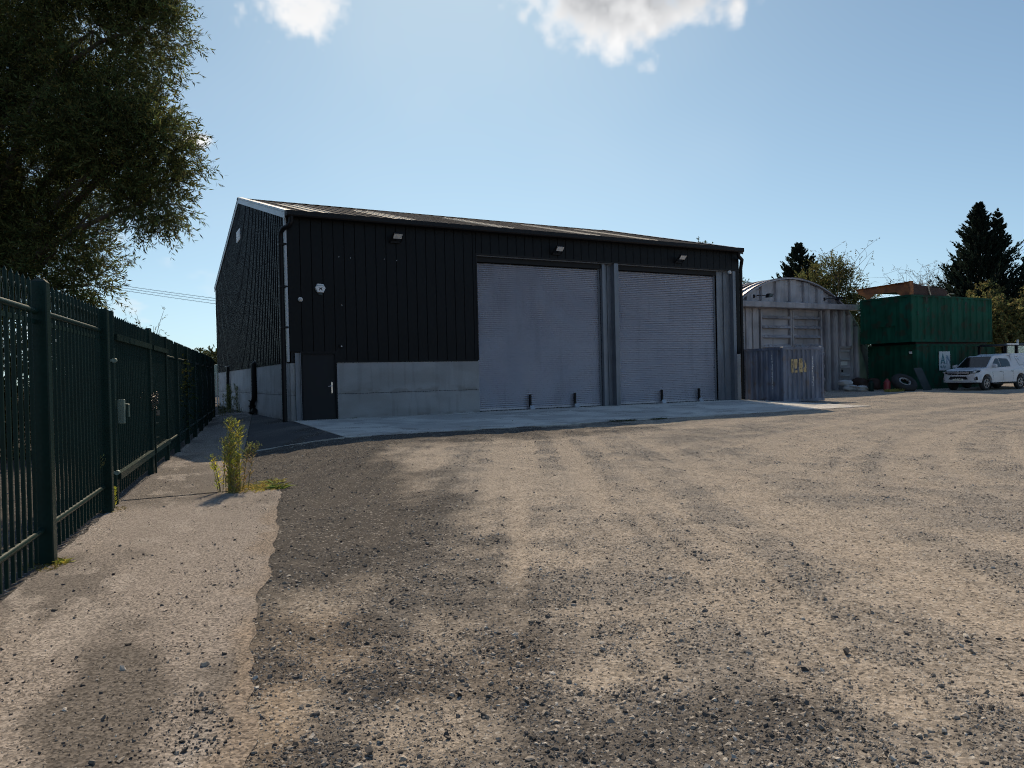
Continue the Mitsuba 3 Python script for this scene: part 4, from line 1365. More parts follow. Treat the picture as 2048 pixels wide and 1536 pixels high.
# leaning sheet, tyre, gas bottles, sacks
part_key = single('metal_sheet', M().hull([(33.05, 1.05, -0.02), (33.75, 1.05, -0.02), (33.05, 1.09, -0.02), (33.75, 1.09, -0.02), (32.95, 1.55, 1.20), (33.65, 1.55, 1.20), (32.95, 1.59, 1.20), (33.65, 1.59, 1.20)]).out(), 'm_leanmetal', 'grey green metal sheet leaning by the front of the pickup', 'metal sheet')
ty = thing('truck_tyre', 'big black tyre with a scuffed white rim lying tilted by the cabins', 'tyre')
tc, tn = np.array([31.75, 1.30, 0.42]), np.array([-0.22, -0.60, 0.77])
tn = tn / np.linalg.norm(tn)
part(ty, 'tyre', M().torus(tc, tn, 0.47, 0.19, 40, 14).out(), 'm_rubber', smooth=True)
rm = M().torus(tc + tn * 0.10, tn, 0.27, 0.040, 32, 8)
part(ty, 'rim', rm.out(), 'm_scuffed', smooth=True)
a1 = np.cross(tn, [0, 0, 1])
a1 /= np.linalg.norm(a1)
a2 = np.cross(tn, a1)
sm = M()
for k in range(7):
    a = k * 2 * np.pi / 7
    sm.bar(tc + tn * 0.06 + (a1 * math.cos(a) + a2 * math.sin(a)) * 0.20, tc + tn * 0.06 + (a1 * math.cos(a) + a2 * math.sin(a)) * 0.28, 0.06, 0.03, up=tn)
part(ty, 'wheel_disc', sm.out(), 'm_rim')


def bottle(x, y, z, h, r, m_, label):
    k = thing('gas_bottle', label, 'gas bottle')
    pr_ = [(r * 0.92, 0.0), (r, 0.04), (r, h * 0.72), (r * 0.88, h * 0.80), (r * 0.55, h * 0.87), (r * 0.30, h * 0.90)]
    part(k, 'body', M().tube([(x, y, z + b) for a, b in pr_], [a for a, b in pr_], 18).out(), m_, smooth=40)
    part(k, 'collar', M().tube([(x, y, z + h * 0.88), (x, y, z + h)], [r * 0.42, r * 0.42], 12).out(), m_)
    part(k, 'valve', M().cyl((x, y, z + h * 0.99), (x, y, z + h * 1.06), r * 0.15, 8).out(), 'm_chain')


bottle(31.15, 1.85, -0.01, 0.66, 0.17, 'm_redpaint', 'dark red gas bottle between the sacks and the big tyre')
bottle(30.95, 2.65, -0.01, 0.62, 0.13, 'm_green', 'dark gas bottle just left of the red one')
srng = np.random.default_rng(21)


def lump(c, size, seed, n=3, amp=0.22):
    s = trimesh.creation.icosphere(n, 1.0)
    v = np.array(s.vertices)
    nn = meshkit.fbm(v * 1.3 + seed * 3.1, 3, seed) - 0.5
    v = v * (1 + amp * 2 * nn)[:, None]
    v = np.sign(v) * np.abs(v) ** 0.8
    return v * np.asarray(size) + np.asarray(c), np.asarray(s.faces)


for k, (c, s, lab) in enumerate((((30.35, 3.45, 0.17), (0.42, 0.3, 0.19), 'pale grey sack lying lowest in the rubbish heap'), ((30.75, 3.1, 0.16), (0.35, 0.26, 0.17), 'small pale sack at the right of the rubbish heap'), ((30.25, 3.7, 0.46), (0.46, 0.28, 0.16), 'pale grey sack on top of the rubbish heap'))):
    single('sack', lump(c, s, 30 + k), 'm_sack', lab, 'sack', smooth=True)
for k, (a, b, lab) in enumerate((((29.9, 3.2, 0.32), (31.3, 2.6, 0.04), 'pale timber offcut sloping down from the sacks'), ((30.5, 2.9, 0.03), (31.2, 2.75, 0.06), 'short timber offcut on the ground before the sacks'))):
    single('timber_offcut', M().bar(a, b, 0.12, 0.03).out(), 'm_timber', lab, 'timber')
single('waste_pile', M().add(*lump((33.7, 4.5, 0.3), (0.25, 0.4, 0.36), 51, 3, 0.3)).add(*lump((33.1, 4.9, 0.3), (0.4, 0.4, 0.4), 52, 3, 0.3)).out(), 'm_rust_dark', 'dark rusty scrap between the shed and the lower cabin', 'scrap', smooth=True)
wc = thing('white_cabin', 'white roofed cabin glimpsed between the shed and the green cabins', 'cabin')
part(wc, 'wall', M().box(47.0, 53.0, 24.0, 27.0, -0.2, 3.95).out(), 'm_farwall')
part(wc, 'roof', M().hull([(46.8, 23.8, 3.96), (53.2, 23.8, 3.96), (46.8, 27.2, 3.96), (53.2, 27.2, 3.96), (47.2, 25.5, 4.35), (52.8, 25.5, 4.35)]).out(), 'm_white')

# ------------------------------------------------------------------ pickup truck (front towards -x)
TX, TY, TZ = 33.28, -0.62, -0.055
tk = thing('pickup_truck', 'white pickup truck with a white canopy parked by the green cabins', 'pickup truck')


def tw(vf):
    v, f = vf
    return np.asarray(v) + [TX, TY, TZ], f


def sym(pts):
    return [(x, s * y, z) for x, y, z in pts for s in (-1, 1)]


low = tri(M().hull(sym([(0.0, 0.55, 0.55), (0.0, 0.55, 0.98), (0.06, 0.62, 0.44), (0.14, 0.84, 0.46), (0.10, 0.80, 0.62), (0.10, 0.78, 0.98), (0.22, 0.72, 1.08), (0.10, 0.50, 1.06), (0.42, 0.90, 0.44), (0.42, 0.925, 0.60), (0.42, 0.92, 0.96), (0.55, 0.82, 1.12), (1.30, 0.80, 1.21),
                       (1.30, 0.925, 0.98), (1.3, 0.925, 0.42), (5.15, 0.925, 0.44), (5.15, 0.925, 0.98), (5.15, 0.87, 1.22), (5.33, 0.84, 0.60), (5.33, 0.84, 1.16)])))
cut = None
for wx in (0.92, 4.005):
    c = trimesh.creation.cylinder(0.445, 2.2, sections=40)
    c.apply_transform(trimesh.transformations.rotation_matrix(math.pi / 2, [1, 0, 0]))
    c.apply_translation([wx, 0, 0.42])
    low = trimesh.boolean.difference([low, c], engine='manifold')
part(tk, 'body', tw((low.vertices, low.faces)), 'm_paint', smooth=28)
inner = M().box(0.3, 5.1, -0.72, 0.72, 0.40, 0.98)
part(tk, 'chassis', tw(inner.out()), 'm_black')
gh = M().hull(sym([(1.12, 0.80, 1.17), (3.52, 0.86, 1.17), (1.20, 0.86, 1.10), (1.88, 0.66, 1.74), (2.10, 0.62, 1.80), (3.05, 0.62, 1.815), (3.36, 0.66, 1.76)]))
part(tk, 'cab', tw(gh.out()), 'm_paint', smooth=28)
cn = M().hull(sym([(3.40, 0.84, 1.20), (5.30, 0.86, 1.20), (3.40, 0.70, 1.78), (3.62, 0.66, 1.90), (5.15, 0.66, 1.93), (5.28, 0.72, 1.86)]))
cn.hull(sym([(2.55, 0.60, 1.80), (3.62, 0.655, 1.80), (3.0, 0.58, 1.90), (3.62, 0.655, 1.905)]))
part(tk, 'canopy', tw(cn.out()), 'm_paint', smooth=28)


def side_pt(x, z, out_=0.006):
    """A point on the slanted cab side (left side faces -y)."""
    t = (z - 1.17) / (1.74 - 1.17)
    return np.array([x, -(0.862 + (0.668 - 0.862) * t) - out_, z])


def side_win(poly, name='window', mat_='m_glass_dark', o=0.006, th=0.01):
    pts = [side_pt(x, z, o) for x, z in poly] + [side_pt(x, z, o - th) for x, z in poly]
    part(tk, name, tw(M().hull(pts).out()), mat_)
    pts = [p * [1, -1, 1] for p in pts]
    part(tk, name, tw(M().hull(pts).out()), mat_)


side_win([(1.50, 1.19), (2.30, 1.20), (2.26, 1.66), (2.04, 1.65), (1.72, 1.42)])
side_win([(2.36, 1.20), (3.16, 1.22), (3.20, 1.45), (3.06, 1.64), (2.33, 1.665)])
wsp = [(1.17, -0.74, 1.19), (1.17, 0.74, 1.19), (1.86, 0.60, 1.735), (1.86, -0.60, 1.735)]
nrm = np.array([-(1.74 - 1.17), 0, 1.88 - 1.12])
nrm /= np.linalg.norm(nrm)
part(tk, 'windscreen', tw(M().hull([np.array(p) + nrm * s for p in wsp for s in (0.0, 0.026)]).out()), 'm_glass_dark')
# doors: shut lines, handles, sills, mirrors
ln = M()
for x in (1.42, 2.36, 3.28):
    ln.box(x, x + 0.012, -0.9285, -0.920, 0.52, 1.0)
    ln.box(x, x + 0.012, 0.920, 0.9285, 0.52, 1.0)
part(tk, 'shut_line', tw(ln.out()), 'm_black')
for x in (2.05, 3.05):
    part(tk, 'door_handle', tw(cbox(x, x + 0.18, -0.955, -0.915, 0.965, 0.995, 0.006)), 'm_black')
for s in (-1, 1):
    mp = M().hull([(1.40, s * 0.92, 1.22), (1.56, s * 0.92, 1.22), (1.36, s * 1.10, 1.21), (1.52, s * 1.10, 1.21), (1.40, s * 0.92, 1.36), (1.52, s * 0.92, 1.38), (1.38, s * 1.10, 1.33), (1.52, s * 1.10, 1.34)])
    part(tk, 'mirror', tw(mp.out()), 'm_paint', smooth=30)
    part(tk, 'side_step', tw(cbox(1.45, 3.45, s * 0.86 - 0.06, s * 0.86 + 0.06, 0.33, 0.39, 0.015)), 'm_black')
# front
part(tk, 'grille', tw(M().hull([(-0.012, y, z) for y, z in ((-0.60, 0.90), (-0.56, 1.02), (0.56, 1.02), (0.60, 0.90), (0.50, 0.84), (-0.50, 0.84))] + [(0.10, y, z) for y, z in ((-0.66, 0.90), (-0.62, 1.03), (0.62, 1.03), (0.66, 0.90), (0.5, 0.84), (-0.5, 0.84))]).out()), 'm_black')
for z in (0.90, 0.97):
    part(tk, 'chrome_bar', tw(cbox(-0.03, -0.012, -0.56, 0.56, z - 0.014, z + 0.014, 0.005)), 'm_chrome')
em = M().torus((-0.035, 0, 0.935), (1, 0, 0), 0.062, 0.010, 24, 6)
em.torus((-0.035, 0, 0.955), (1, 0, 0), 0.034, 0.007, 20, 5)
part(tk, 'badge', tw(em.out()), 'm_chrome')
for s in (-1, 1):
    hl = M().hull([(0.02, s * 0.62, 0.90), (0.02, s * 0.60, 1.015), (0.10, s * 0.80, 0.91), (0.30, s * 0.90, 0.97), (0.40, s * 0.915, 1.05), (0.20, s * 0.76, 1.055), (0.14, s * 0.62, 0.90), (0.14, s * 0.60, 1.02), (0.4, s * 0.8, 0.97)])
    hk = part(tk, 'headlight', tw(hl.out()), 'm_glass_dark')
    part(hk, 'reflector', tw(M().cyl((0.045, s * 0.72, 0.965), (0.03, s * 0.715, 0.965), 0.040, 14).cyl((0.125, s * 0.82, 0.985), (0.10, s * 0.83, 0.985), 0.030, 14).out()), 'm_chrome')
    fg = M().hull([(0.075, s * 0.66, 0.74), (0.125, s * 0.86, 0.74), (0.07, s * 0.72, 0.56), (0.14, s * 0.88, 0.57), (0.2, s * 0.66, 0.74), (0.2, s * 0.86, 0.74), (0.2, s * 0.72, 0.56), (0.2, s * 0.88, 0.57)])
    fk_ = part(tk, 'fog_lamp', tw(fg.out()), 'm_black')
    part(fk_, 'lens', tw(M().cyl((0.11, s * 0.785, 0.645), (0.07, s * 0.78, 0.645), 0.045, 14).out()), 'm_rim')
part(tk, 'lower_grille', tw(M().prism([(-0.50, 0.60), (0.50, 0.60), (0.40, 0.76), (-0.40, 0.76)], -0.006, 0.03, 'yz').out()), 'm_black')
part(tk, 'skid_plate', tw(M().hull([(0.03, -0.62, 0.50), (0.03, 0.62, 0.50), (0.12, -0.62, 0.40), (0.12, 0.62, 0.40), (0.4, -0.6, 0.36), (0.4, 0.6, 0.36)]).out()), 'm_black')
npk = part(tk, 'number_plate', tw(M().box(-0.030, -0.008, -0.26, 0.26, 0.535, 0.645).out()), 'm_plate')
v, f = text('WJ67 ESY', 0.072, 0.002, (-0.031, 0.225, 0.554), (0, -1, 0), (0, 0, 1))
sc_ = 0.45 / max(1e-6, v[:, 1].max() - v[:, 1].min())
v[:, 1] = 0.225 + (v[:, 1] - 0.225) * sc_
part(npk, 'lettering', tw((v, f)), 'm_ink')
# canopy side: panel line and small illegible print
cp = M()


def can_pt(x, z, o):
    t = (z - 1.20) / (1.78 - 1.20)
    return np.array([x, -(0.848 + (0.705 - 0.848) * t) - o, z])


def can_bar(a, b, w=0.012, o=0.006):
    cp.bar(can_pt(*a, o), can_pt(*b, o), w, 0.006, up=(0, -1, 0.3))


can_bar((3.78, 1.72), (5.1, 1.72))
can_bar((3.78, 1.72), (4.02, 1.28))
can_bar((4.02, 1.28), (5.1, 1.28))
part(tk, 'canopy_trim', tw(cp.out()), 'm_black')
cp = M()
srng = np.random.default_rng(8)
for x, z, n in ((4.02, 1.60, 5), (4.12, 1.56, 5), (4.35, 1.58, 5), (4.2, 1.52, 6), (4.30, 1.46, 5), (4.55, 1.36, 4), (4.6, 1.55, 7)):
    q = [(x + srng.normal(0, 0.04), z + srng.normal(0, 0.02)) for _ in range(n)]
    for a, b in zip(q[:-1], q[1:]):
        can_bar(a, b, 0.014)
part(tk, 'canopy_print', tw(cp.out()), 'm_ink')
for wx in (0.92, 4.005):
    for s in (-1, 1):
        c = np.array([wx, s * 0.80, 0.385])
        wk = part(tk, 'wheel', tw(M().torus(c, (0, 1, 0), 0.285, 0.105, 36, 12).cyl(c - [0, 0.09, 0], c + [0, 0.09, 0], 0.30, 28).out()), 'm_rubber', smooth=40)
        rm = M().torus(c + [0, s * 0.085, 0], (0, 1, 0), 0.215, 0.018, 30, 6)
        for k in range(6):
            a = k * math.pi / 3 + 0.2
            rm.bar(c + [0.03 * math.cos(a), s * 0.095, 0.03 * math.sin(a)], c + [0.21 * math.cos(a), s * 0.085, 0.21 * math.sin(a)], 0.03, 0.035, up=(0, 1, 0))
        rm.cyl(c + [0, s * 0.07, 0], c + [0, s * 0.12, 0], 0.045, 14)
        part(wk, 'rim', tw(rm.out()), 'm_rim')
part(tk, 'aerial', tw(M().tube([(2.0, -0.3, 1.80), (2.12, -0.3, 2.14)], 0.008, 6).out()), 'm_black')

# machine cab behind the pickup
mk = thing('tractor', 'dark tractor with a glazed cab behind the white pickup', 'tractor')
MX, MY = 39.2, 0.55
part(mk, 'cab_frame', M().bar((MX - 0.75, MY - 0.7, 0.9), (MX - 0.70, MY - 0.7, 2.32), 0.12, 0.12, up=(1, 0, 0)).bar((MX + 0.35, MY - 0.7, 0.9), (MX + 0.35, MY - 0.7, 2.35), 0.14, 0.12, up=(1, 0, 0)).bar((MX + 1.75, MY - 0.7, 0.9), (MX + 1.65, MY - 0.7, 2.30), 0.12, 0.12, up=(1, 0, 0))
     .bar((MX - 0.75, MY + 0.7, 0.9), (MX - 0.70, MY + 0.7, 2.32), 0.12, 0.12, up=(1, 0, 0)).bar((MX + 1.75, MY + 0.7, 0.9), (MX + 1.65, MY + 0.7, 2.30), 0.12, 0.12, up=(1, 0, 0)).out(), 'm_black')
part(mk, 'roof', M().hull([(MX - 0.85, MY - 0.8, 2.31), (MX + 1.8, MY - 0.8, 2.31), (MX - 0.85, MY + 0.8, 2.31), (MX + 1.8, MY + 0.8, 2.31), (MX - 0.6, MY - 0.7, 2.42), (MX + 1.4, MY - 0.7, 2.47), (MX - 0.6, MY + 0.7, 2.42), (MX + 1.4, MY + 0.7, 2.47)]).out(), 'm_black')
part(mk, 'visor', M().box(MX - 0.80, MY + 0.0 if False else MX + 0.30, MY - 0.86, MY - 0.81, 2.36, 2.43).out(), 'm_white')
for a, b in ((MX - 0.68, MX + 0.27), (MX + 0.43, MX + 1.62)):
    part(mk, 'window', M().box(a, b, MY - 0.70, MY - 0.695, 1.3, 2.30).out(), 'm_pane')
part(mk, 'hood', cbox(MX - 2.4, MX - 0.82, MY - 0.45, MY + 0.45, 0.7, 1.5, 0.05), 'm_black')
part(mk, 'body', cbox(MX - 0.8, MX + 1.8, MY - 0.6, MY + 0.6, 0.5, 1.25, 0.04), 'm_black')
for wx, wr in ((MX + 1.2, 0.75), (MX - 1.8, 0.5)):
    for s in (-1, 1):
        c = np.array([wx, MY + s * 0.8, wr - 0.02])
        part(mk, 'wheel', M().torus(c, (0, 1, 0), wr * 0.72, wr * 0.28, 30, 10).cyl(c - [0, 0.1, 0], c + [0, 0.1, 0], wr * 0.6, 24).out(), 'm_rubber', smooth=40)
part(mk, 'beacon', M().cyl((MX + 1.05, MY - 0.4, 2.46), (MX + 1.05, MY - 0.4, 2.66), 0.06, 12).out(), 'm_lens')
# ------------------------------------------------------------------ plants
def leaf_quads(P, D, S, Ln, W, fold=0.0):
    """Lens-shaped leaves: base P, direction D, side S (unit vectors), length, width -> vertices, triangles."""
    n = len(P)
    Ln, W = np.broadcast_to(Ln, (n,))[:, None], np.broadcast_to(W, (n,))[:, None]
    mid = P + D * Ln * 0.45
    v = np.stack([P, mid + S * W / 2, P + D * Ln, mid - S * W / 2], 1).reshape(-1, 3)
    b = np.arange(n)[:, None] * 4
    f = np.concatenate([b + [0, 1, 2], b + [0, 2, 3]], 1).reshape(-1, 3)
    return v, f


def unit(a):
    return a / (np.linalg.norm(a, axis=-1, keepdims=True) + 1e-12)


def side_of(D, r):
    return unit(np.cross(D, unit(r.normal(0, 1, D.shape))))


def leaf_colors(r, n, base, var, hue=0.15):
    c = np.asarray(base)[None] * (1 + r.normal(0, var, (n, 1)))
    c = c * (1 + r.normal(0, hue, (n, 3)) * [1, 0.3, 0.6])
    return np.clip(c, 0.004, 0.6)


def sprays(r, starts, dirs, length, per, Ln, W, droop, spread_, base, var=0.25, jitter=0.0):
    """Leaves set along short curved twigs."""
    n = len(starts)
    t = (np.arange(per)[None] + r.uniform(0, 1, (n, per))) / per
    ln = length * r.uniform(0.6, 1.3, (n, 1))
    s = t * ln
    P = starts[:, None] + dirs[:, None] * s[..., None] + np.array([0, 0, -1.0]) * (droop * (s ** 2) / np.maximum(length, 1e-6))[..., None]
    if jitter:
        P = P + r.normal(0, jitter, P.shape)
    tang = unit(dirs[:, None] + np.array([0, 0, -2.0]) * (droop * s / length)[..., None])
    D = unit(tang + spread_ * unit(r.normal(0, 1, P.shape)))
    D, P = D.reshape(-1, 3), P.reshape(-1, 3)
    k = len(P)
    v, f = leaf_quads(P, D, side_of(D, r), Ln * r.uniform(0.7, 1.25, k), W * r.uniform(0.8, 1.2, k))
    tone = np.repeat(1 + r.normal(0, 0.16, (n, 1)), per, 0)
    c = leaf_colors(r, k, base, var) * np.repeat(tone, 1, 1)
    return v, f, np.repeat(np.clip(c, 0.004, 0.7), 4, 0)


def shell(r, lobes, n, inner=0.55, gaps=0.0):
    """Points in the outer part of ellipsoid lobes, lumpy, and their outward directions."""
    w = np.array([l[3] ** 2 for l in lobes], float)
    pick = r.choice(len(lobes), n, p=w / w.sum())
    L = np.array([[*l[:3], l[3], l[4] if len(l) > 4 else l[3]] for l in lobes], float)[pick]
    d = unit(r.normal(0, 1, (n, 3)))
    bump = 0.76 + 0.48 * meshkit.fbm(d * 2.1 + L[:, :3] * 0.7, 3, 4)
    q = r.uniform(inner, 1.0, n) ** 0.7 * bump
    P = L[:, :3] + d * (q * L[:, 3])[:, None] * np.stack([np.ones(n), np.ones(n), L[:, 4] / L[:, 3]], 1)
    if gaps:
        keep = meshkit.fbm(P * 1.25 + 17.0, 3, 8) + 0.10 * r.normal(0, 1, n) > gaps
        P, d = P[keep], d[keep]
    return P, d


def limb(a, b, r0, r1, bend, r, n=7):
    a, b = np.asarray(a, float), np.asarray(b, float)
    t = np.linspace(0, 1, n)[:, None]
    off = unit(r.normal(0, 1, 3)) * bend * np.linalg.norm(b - a)
    p = a + (b - a) * t + off * np.sin(np.pi * t) + np.array([0, 0, 0.12 * np.linalg.norm(b - a)]) * np.sin(np.pi * t)
    return p, r0 + (r1 - r0) * t[:, 0]


def tree(name, label, cat, base, lobes, n_twigs, length, per, Ln, W, droop, spread_, color, trunk_r, seed, group=None, lm='m_leaf', inner=0.55, fork=0.45, sub=0, var=0.25, up=0.0, gaps=0.0):
    r = np.random.default_rng(seed)
    k = thing(name, label, cat, group)
    c = np.mean([l[:3] for l in lobes], 0)
    fk_ = np.array([base[0] + (c[0] - base[0]) * 0.3, base[1] + (c[1] - base[1]) * 0.3, base[2] + (c[2] - base[2]) * fork])
    p, rr = limb(base, fk_, trunk_r, trunk_r * 0.75, 0.03, r)
    rr[0] *= 1.3
    part(k, 'trunk', M().tube(p, rr, 12).out(), 'm_bark', smooth=40)
    P, d = shell(r, lobes, n_twigs, inner, gaps)
    for l in lobes:
        p, rr = limb(fk_, l[:3], trunk_r * 0.5, trunk_r * 0.12, 0.10, r)
        m = M().tube(p, rr, 8)
        for q in P[r.choice(len(P), sub)] if sub else ():
            if np.linalg.norm(q - l[:3]) < l[3] * 1.3:
                p2, r2 = limb(p[r.integers(3, 7)], q, trunk_r * 0.10, 0.006, 0.08, r, 5)
                m.tube(p2, r2, 5, False)
        part(k, 'limb', m.out(), 'm_bark', smooth=40)
    dirs = unit(d * 0.8 + r.normal(0, 0.45, d.shape) + [0, 0, -0.35 * droop + up])
    v, f, col = sprays(r, P, dirs, length, per, Ln, W, droop, spread_, color, var)
    part(k, 'crown', (v, f), lm, color=col)
    return k


tree('willow_tree', 'large dark willow overhanging the green railings on the left', 'tree', (-7.6, -5.0, -0.4),
     [(-4.25, -8.45, 5.25, 1.05), (-3.82, -9.0, 5.35, 0.50), (-4.0, -8.75, 4.5, 0.62), (-4.75, -7.9, 5.9, 1.3), (-4.85, -7.5, 7.8, 1.55), (-4.05, -8.5, 7.6, 0.72), (-4.3, -8.2, 8.8, 1.0), (-6.16, -6.3, 5.8, 2.0),
      (-5.55, -7.1, 3.75, 1.05), (-5.05, -7.8, 3.05, 0.42), (-7.9, -4.8, 7.0, 3.1), (-5.9, -6.4, 9.6, 2.1), (-7.6, -5.0, 4.3, 1.9), (-9.8, -3.2, 6.2, 2.8)],
     39000, 0.42, 17, 0.108, 0.022, 0.10, 0.95, (0.078, 0.092, 0.036), 0.20, 41, inner=0.20, sub=8, var=0.38, gaps=0.435, up=0.1)

hedge = [(-8.8, -1.95), (-7.3, -2.7), (-6.0, -3.4), (-4.85, -3.95), (-3.85, -4.5)]
for (x, y), lab, n, h in zip(((-11.8, -1.0), (-9.9, -1.6), (-8.2, -2.5), (-6.9, -3.0), (-5.7, -3.7), (-4.6, -2.2)),
                             ('leftmost dark shrub seen through the near railings', 'second dark shrub from the left behind the near railings', 'third dark shrub from the left behind the near railings', 'dark shrub seen through the railings by the thick posts', 'dark shrub right behind the gap beside the gate', 'dark shrub behind the gate leaves'), range(6), (3.6, 3.4, 3.5, 3.3, 3.2, 2.3)):
    hr = np.random.default_rng(60 + n)
    lobes = [(x + hr.normal(0, 0.35), y + hr.normal(0, 0.35), z, rad) for z, rad in ((0.35, 0.95), (1.0, 1.15), (h * 0.55, 1.2), (h * 0.8, 0.9))]
    tree('shrub', lab, 'shrub', (x, y, -0.4), lobes, 1500, 0.35, 9, 0.085, 0.04, 0.2, 1.0, (0.030, 0.040, 0.016), 0.10, 60 + n, 'shrubs behind the railings', 'm_leaf_dull', 0.4)
for k, s in enumerate((20.5, 24.0, 27.5, 31.0)):
    p = fence_at(s, -2.2)
    hr = np.random.default_rng(70 + k)
    tree('shrub', ('low dark shrub behind the farther railings, nearest of four', 'low dark shrub behind the farther railings, second of four', 'low dark shrub behind the farther railings, third of four', 'low dark shrub behind the last farther railings')[k], 'shrub', (p[0], p[1], -0.35),
         [(p[0], p[1], 0.4, 0.95), (p[0] + 0.2, p[1] + 0.6, 0.9, 0.85), (p[0] - 0.2, p[1] - 0.5, 0.7, 0.9)], 900, 0.35, 9, 0.085, 0.04, 0.2, 1.0, (0.030, 0.040, 0.016), 0.08, 70 + k, 'shrubs behind the railings', 'm_leaf_dull', 0.4)


def conifer(label, base, h, rad, nb, seed, leaders=()):
    """A cypress-like conifer: up-swept plumes about one or more leading shoots (dx, dy, height, radius, share)."""
    r = np.random.default_rng(seed)
    k = thing('conifer_tree', label, 'tree')
    base = np.asarray(base, float)
    tr = M().tube([base, base + [0, 0, h * 0.5], base + [0, 0, h * 0.97]], [0.35, 0.2, 0.02], 10)
    PP, DD, LL = [], [], []
    for dx, dy, hh, rr, share in ((0, 0, h, rad, 1.0), *leaders):
        nb_ = int(nb * share)
        o = base + [dx, dy, 0]
        if share < 1:
            tr.tube([base + [0, 0, hh * 0.4], o + [0, 0, hh * 0.7], o + [0, 0, hh * 0.97]], [0.15, 0.08, 0.02], 8)
        t = r.uniform(0.03, 0.99, nb_) ** 0.9
        az = r.uniform(0, 2 * np.pi, nb_)
        lum = 0.55 + 1.2 * (meshkit.fbm(np.stack([np.cos(az) * 1.8, np.sin(az) * 1.8, t * 8], -1) + seed + dx, 3, seed) - 0.25)
        lum = lum * (1 - NP.step(0.75, 0.95, t)) + 0.8 * NP.step(0.75, 0.95, t)
        R = rr * (1 - t) ** 0.95 * lum * r.uniform(0.55, 1.4, nb_) + 0.06
        d = np.stack([np.cos(az), np.sin(az), np.zeros(nb_)], -1)
        per = 58
        s = r.uniform(0.12, 1.0, (nb_, per)) ** 0.75
        z = -0.05 * R[:, None] * s + 0.55 * R[:, None] * s ** 2.5
        P = o + d[:, None] * (R[:, None] * s)[..., None]
        P[..., 2] += t[:, None] * hh + z
        wd = (0.02 + 0.75 * (1 - s) * (R / rr)[:, None]) * 0.55
        P = P + r.normal(0, 1, P.shape) * wd[..., None]
        D = unit(d[:, None] * 0.75 + np.array([0, 0, 0.85]) + r.normal(0, 0.28, P.shape))
        PP.append(P.reshape(-1, 3)); DD.append(D.reshape(-1, 3)); LL.append(np.repeat(0.20 + 0.18 * (1 - t), per))
    part(k, 'trunk', tr.out(), 'm_bark', smooth=40)
    P, D, ll = np.vstack(PP), np.vstack(DD), np.concatenate(LL)
    n = len(P)
    v, f = leaf_quads(P, D, side_of(D, r), ll * r.uniform(0.6, 1.4, n), 0.095 * r.uniform(0.7, 1.3, n))
    part(k, 'crown', (v, f), 'm_leaf_dull', color=np.repeat(leaf_colors(r, n, (0.022, 0.033, 0.026), 0.25), 4, 0))


conifer('tall dark conifer behind the stacked green cabins', (57.7, 12.0, -0.3), 14.9, 6.2, 900, 81, ((0.8, -1.0, 14.3, 3.4, 0.3), (-0.9, 1.3, 10.2, 3.9, 0.3)))
conifer('second, lower conifer top at the right edge of the tall one', (59.6, 8.6, -0.3), 11.6, 4.6, 650, 82, ((0.6, -1.3, 10.6, 2.6, 0.25),))
conifer('smaller dark conifer behind the arched shed', (54.4, 27.3, -0.3), 14.1, 6.6, 750, 83, ((-0.9, 0.7, 11.8, 4.4, 0.3), (0.9, -0.9, 12.9, 4.2, 0.3)))

GB = (0.070, 0.085, 0.030)
tree('bushy_tree', 'thin leafed light green tree between the arched shed and the cabins', 'tree', (48.3, 18.6, -0.3), [(48.5, 19.1, 7.4, 1.9, 2.2), (47.9, 17.4, 8.2, 1.4), (47.9, 17.1, 5.4, 1.7), (49.0, 20.4, 5.6, 1.9), (47.6, 16.6, 3.2, 1.6), (49.0, 16.5, 6.3, 1.5), (47.6, 18.2, 9.3, 1.3), (49.3, 16.3, 3.8, 1.5), (47.0, 20.0, 8.2, 1.2)], 4600, 0.75, 12, 0.16, 0.08, 0.12, 0.9, (0.110, 0.118, 0.050), 0.16, 91, inner=0.25, sub=16, up=0.35, gaps=0.40)
tw_ = thing('twiggy_tree', 'thin bare topped twigs above the tree behind the arched shed', 'tree')
r = np.random.default_rng(92)
m, tips = M(), []
for k in range(26):
    a = np.array([48.2 + r.normal(0, 0.5), 18.4 + r.normal(0, 0.5), 5.0])
    b = a + [r.normal(0.0, 1.5), r.normal(-0.4, 1.5), r.uniform(3.6, 6.4)]
    p, rr = limb(a, b, 0.035, 0.008, 0.06, r, 7)
    m.tube(p, rr, 4, False)
    for q in (3, 4, 5):
        e = p[q] + [r.normal(0, 0.6), r.normal(0, 0.6), r.uniform(0.3, 1.0)]
        m.tube([p[q], (p[q] + e) / 2 + r.normal(0, 0.06, 3), e], [0.014, 0.010, 0.006], 4, False)
        tips.append(e)
    tips.append(b)
part(tw_, 'branch', m.out(), 'm_twig')
tips = np.array(tips)
v, f, c = sprays(r, tips, unit(r.normal(0, 1, tips.shape)), 0.55, 7, 0.13, 0.07, 0.1, 1.0, (0.075, 0.075, 0.035))
part(tw_, 'crown', (v, f), 'm_leaf', color=c)
tw_ = thing('twiggy_tree', 'pale twiggy tree top behind the rusty trough on the cabins', 'tree')
r = np.random.default_rng(93)
m, tips = M(), []
for k in range(60):
    a = np.array([63.6 + r.normal(0, 0.7), 20.2 + r.normal(0, 1.1), 3.5])
    b = a + [r.normal(0.0, 1.3), r.normal(0, 1.9), r.uniform(5.0, 7.3)]
    p, rr = limb(a, b, 0.035, 0.008, 0.05, r, 7)
    m.tube(p, rr, 4, False)
    for q in (3, 4, 5, 6):
        e = p[q] + [r.normal(0, 0.5), r.normal(0, 0.7), r.uniform(0.1, 0.9)]
        m.tube([p[q], e], [0.012, 0.006], 4, False)
        tips.append(e)
part(tw_, 'branch', m.out(), 'm_twig')
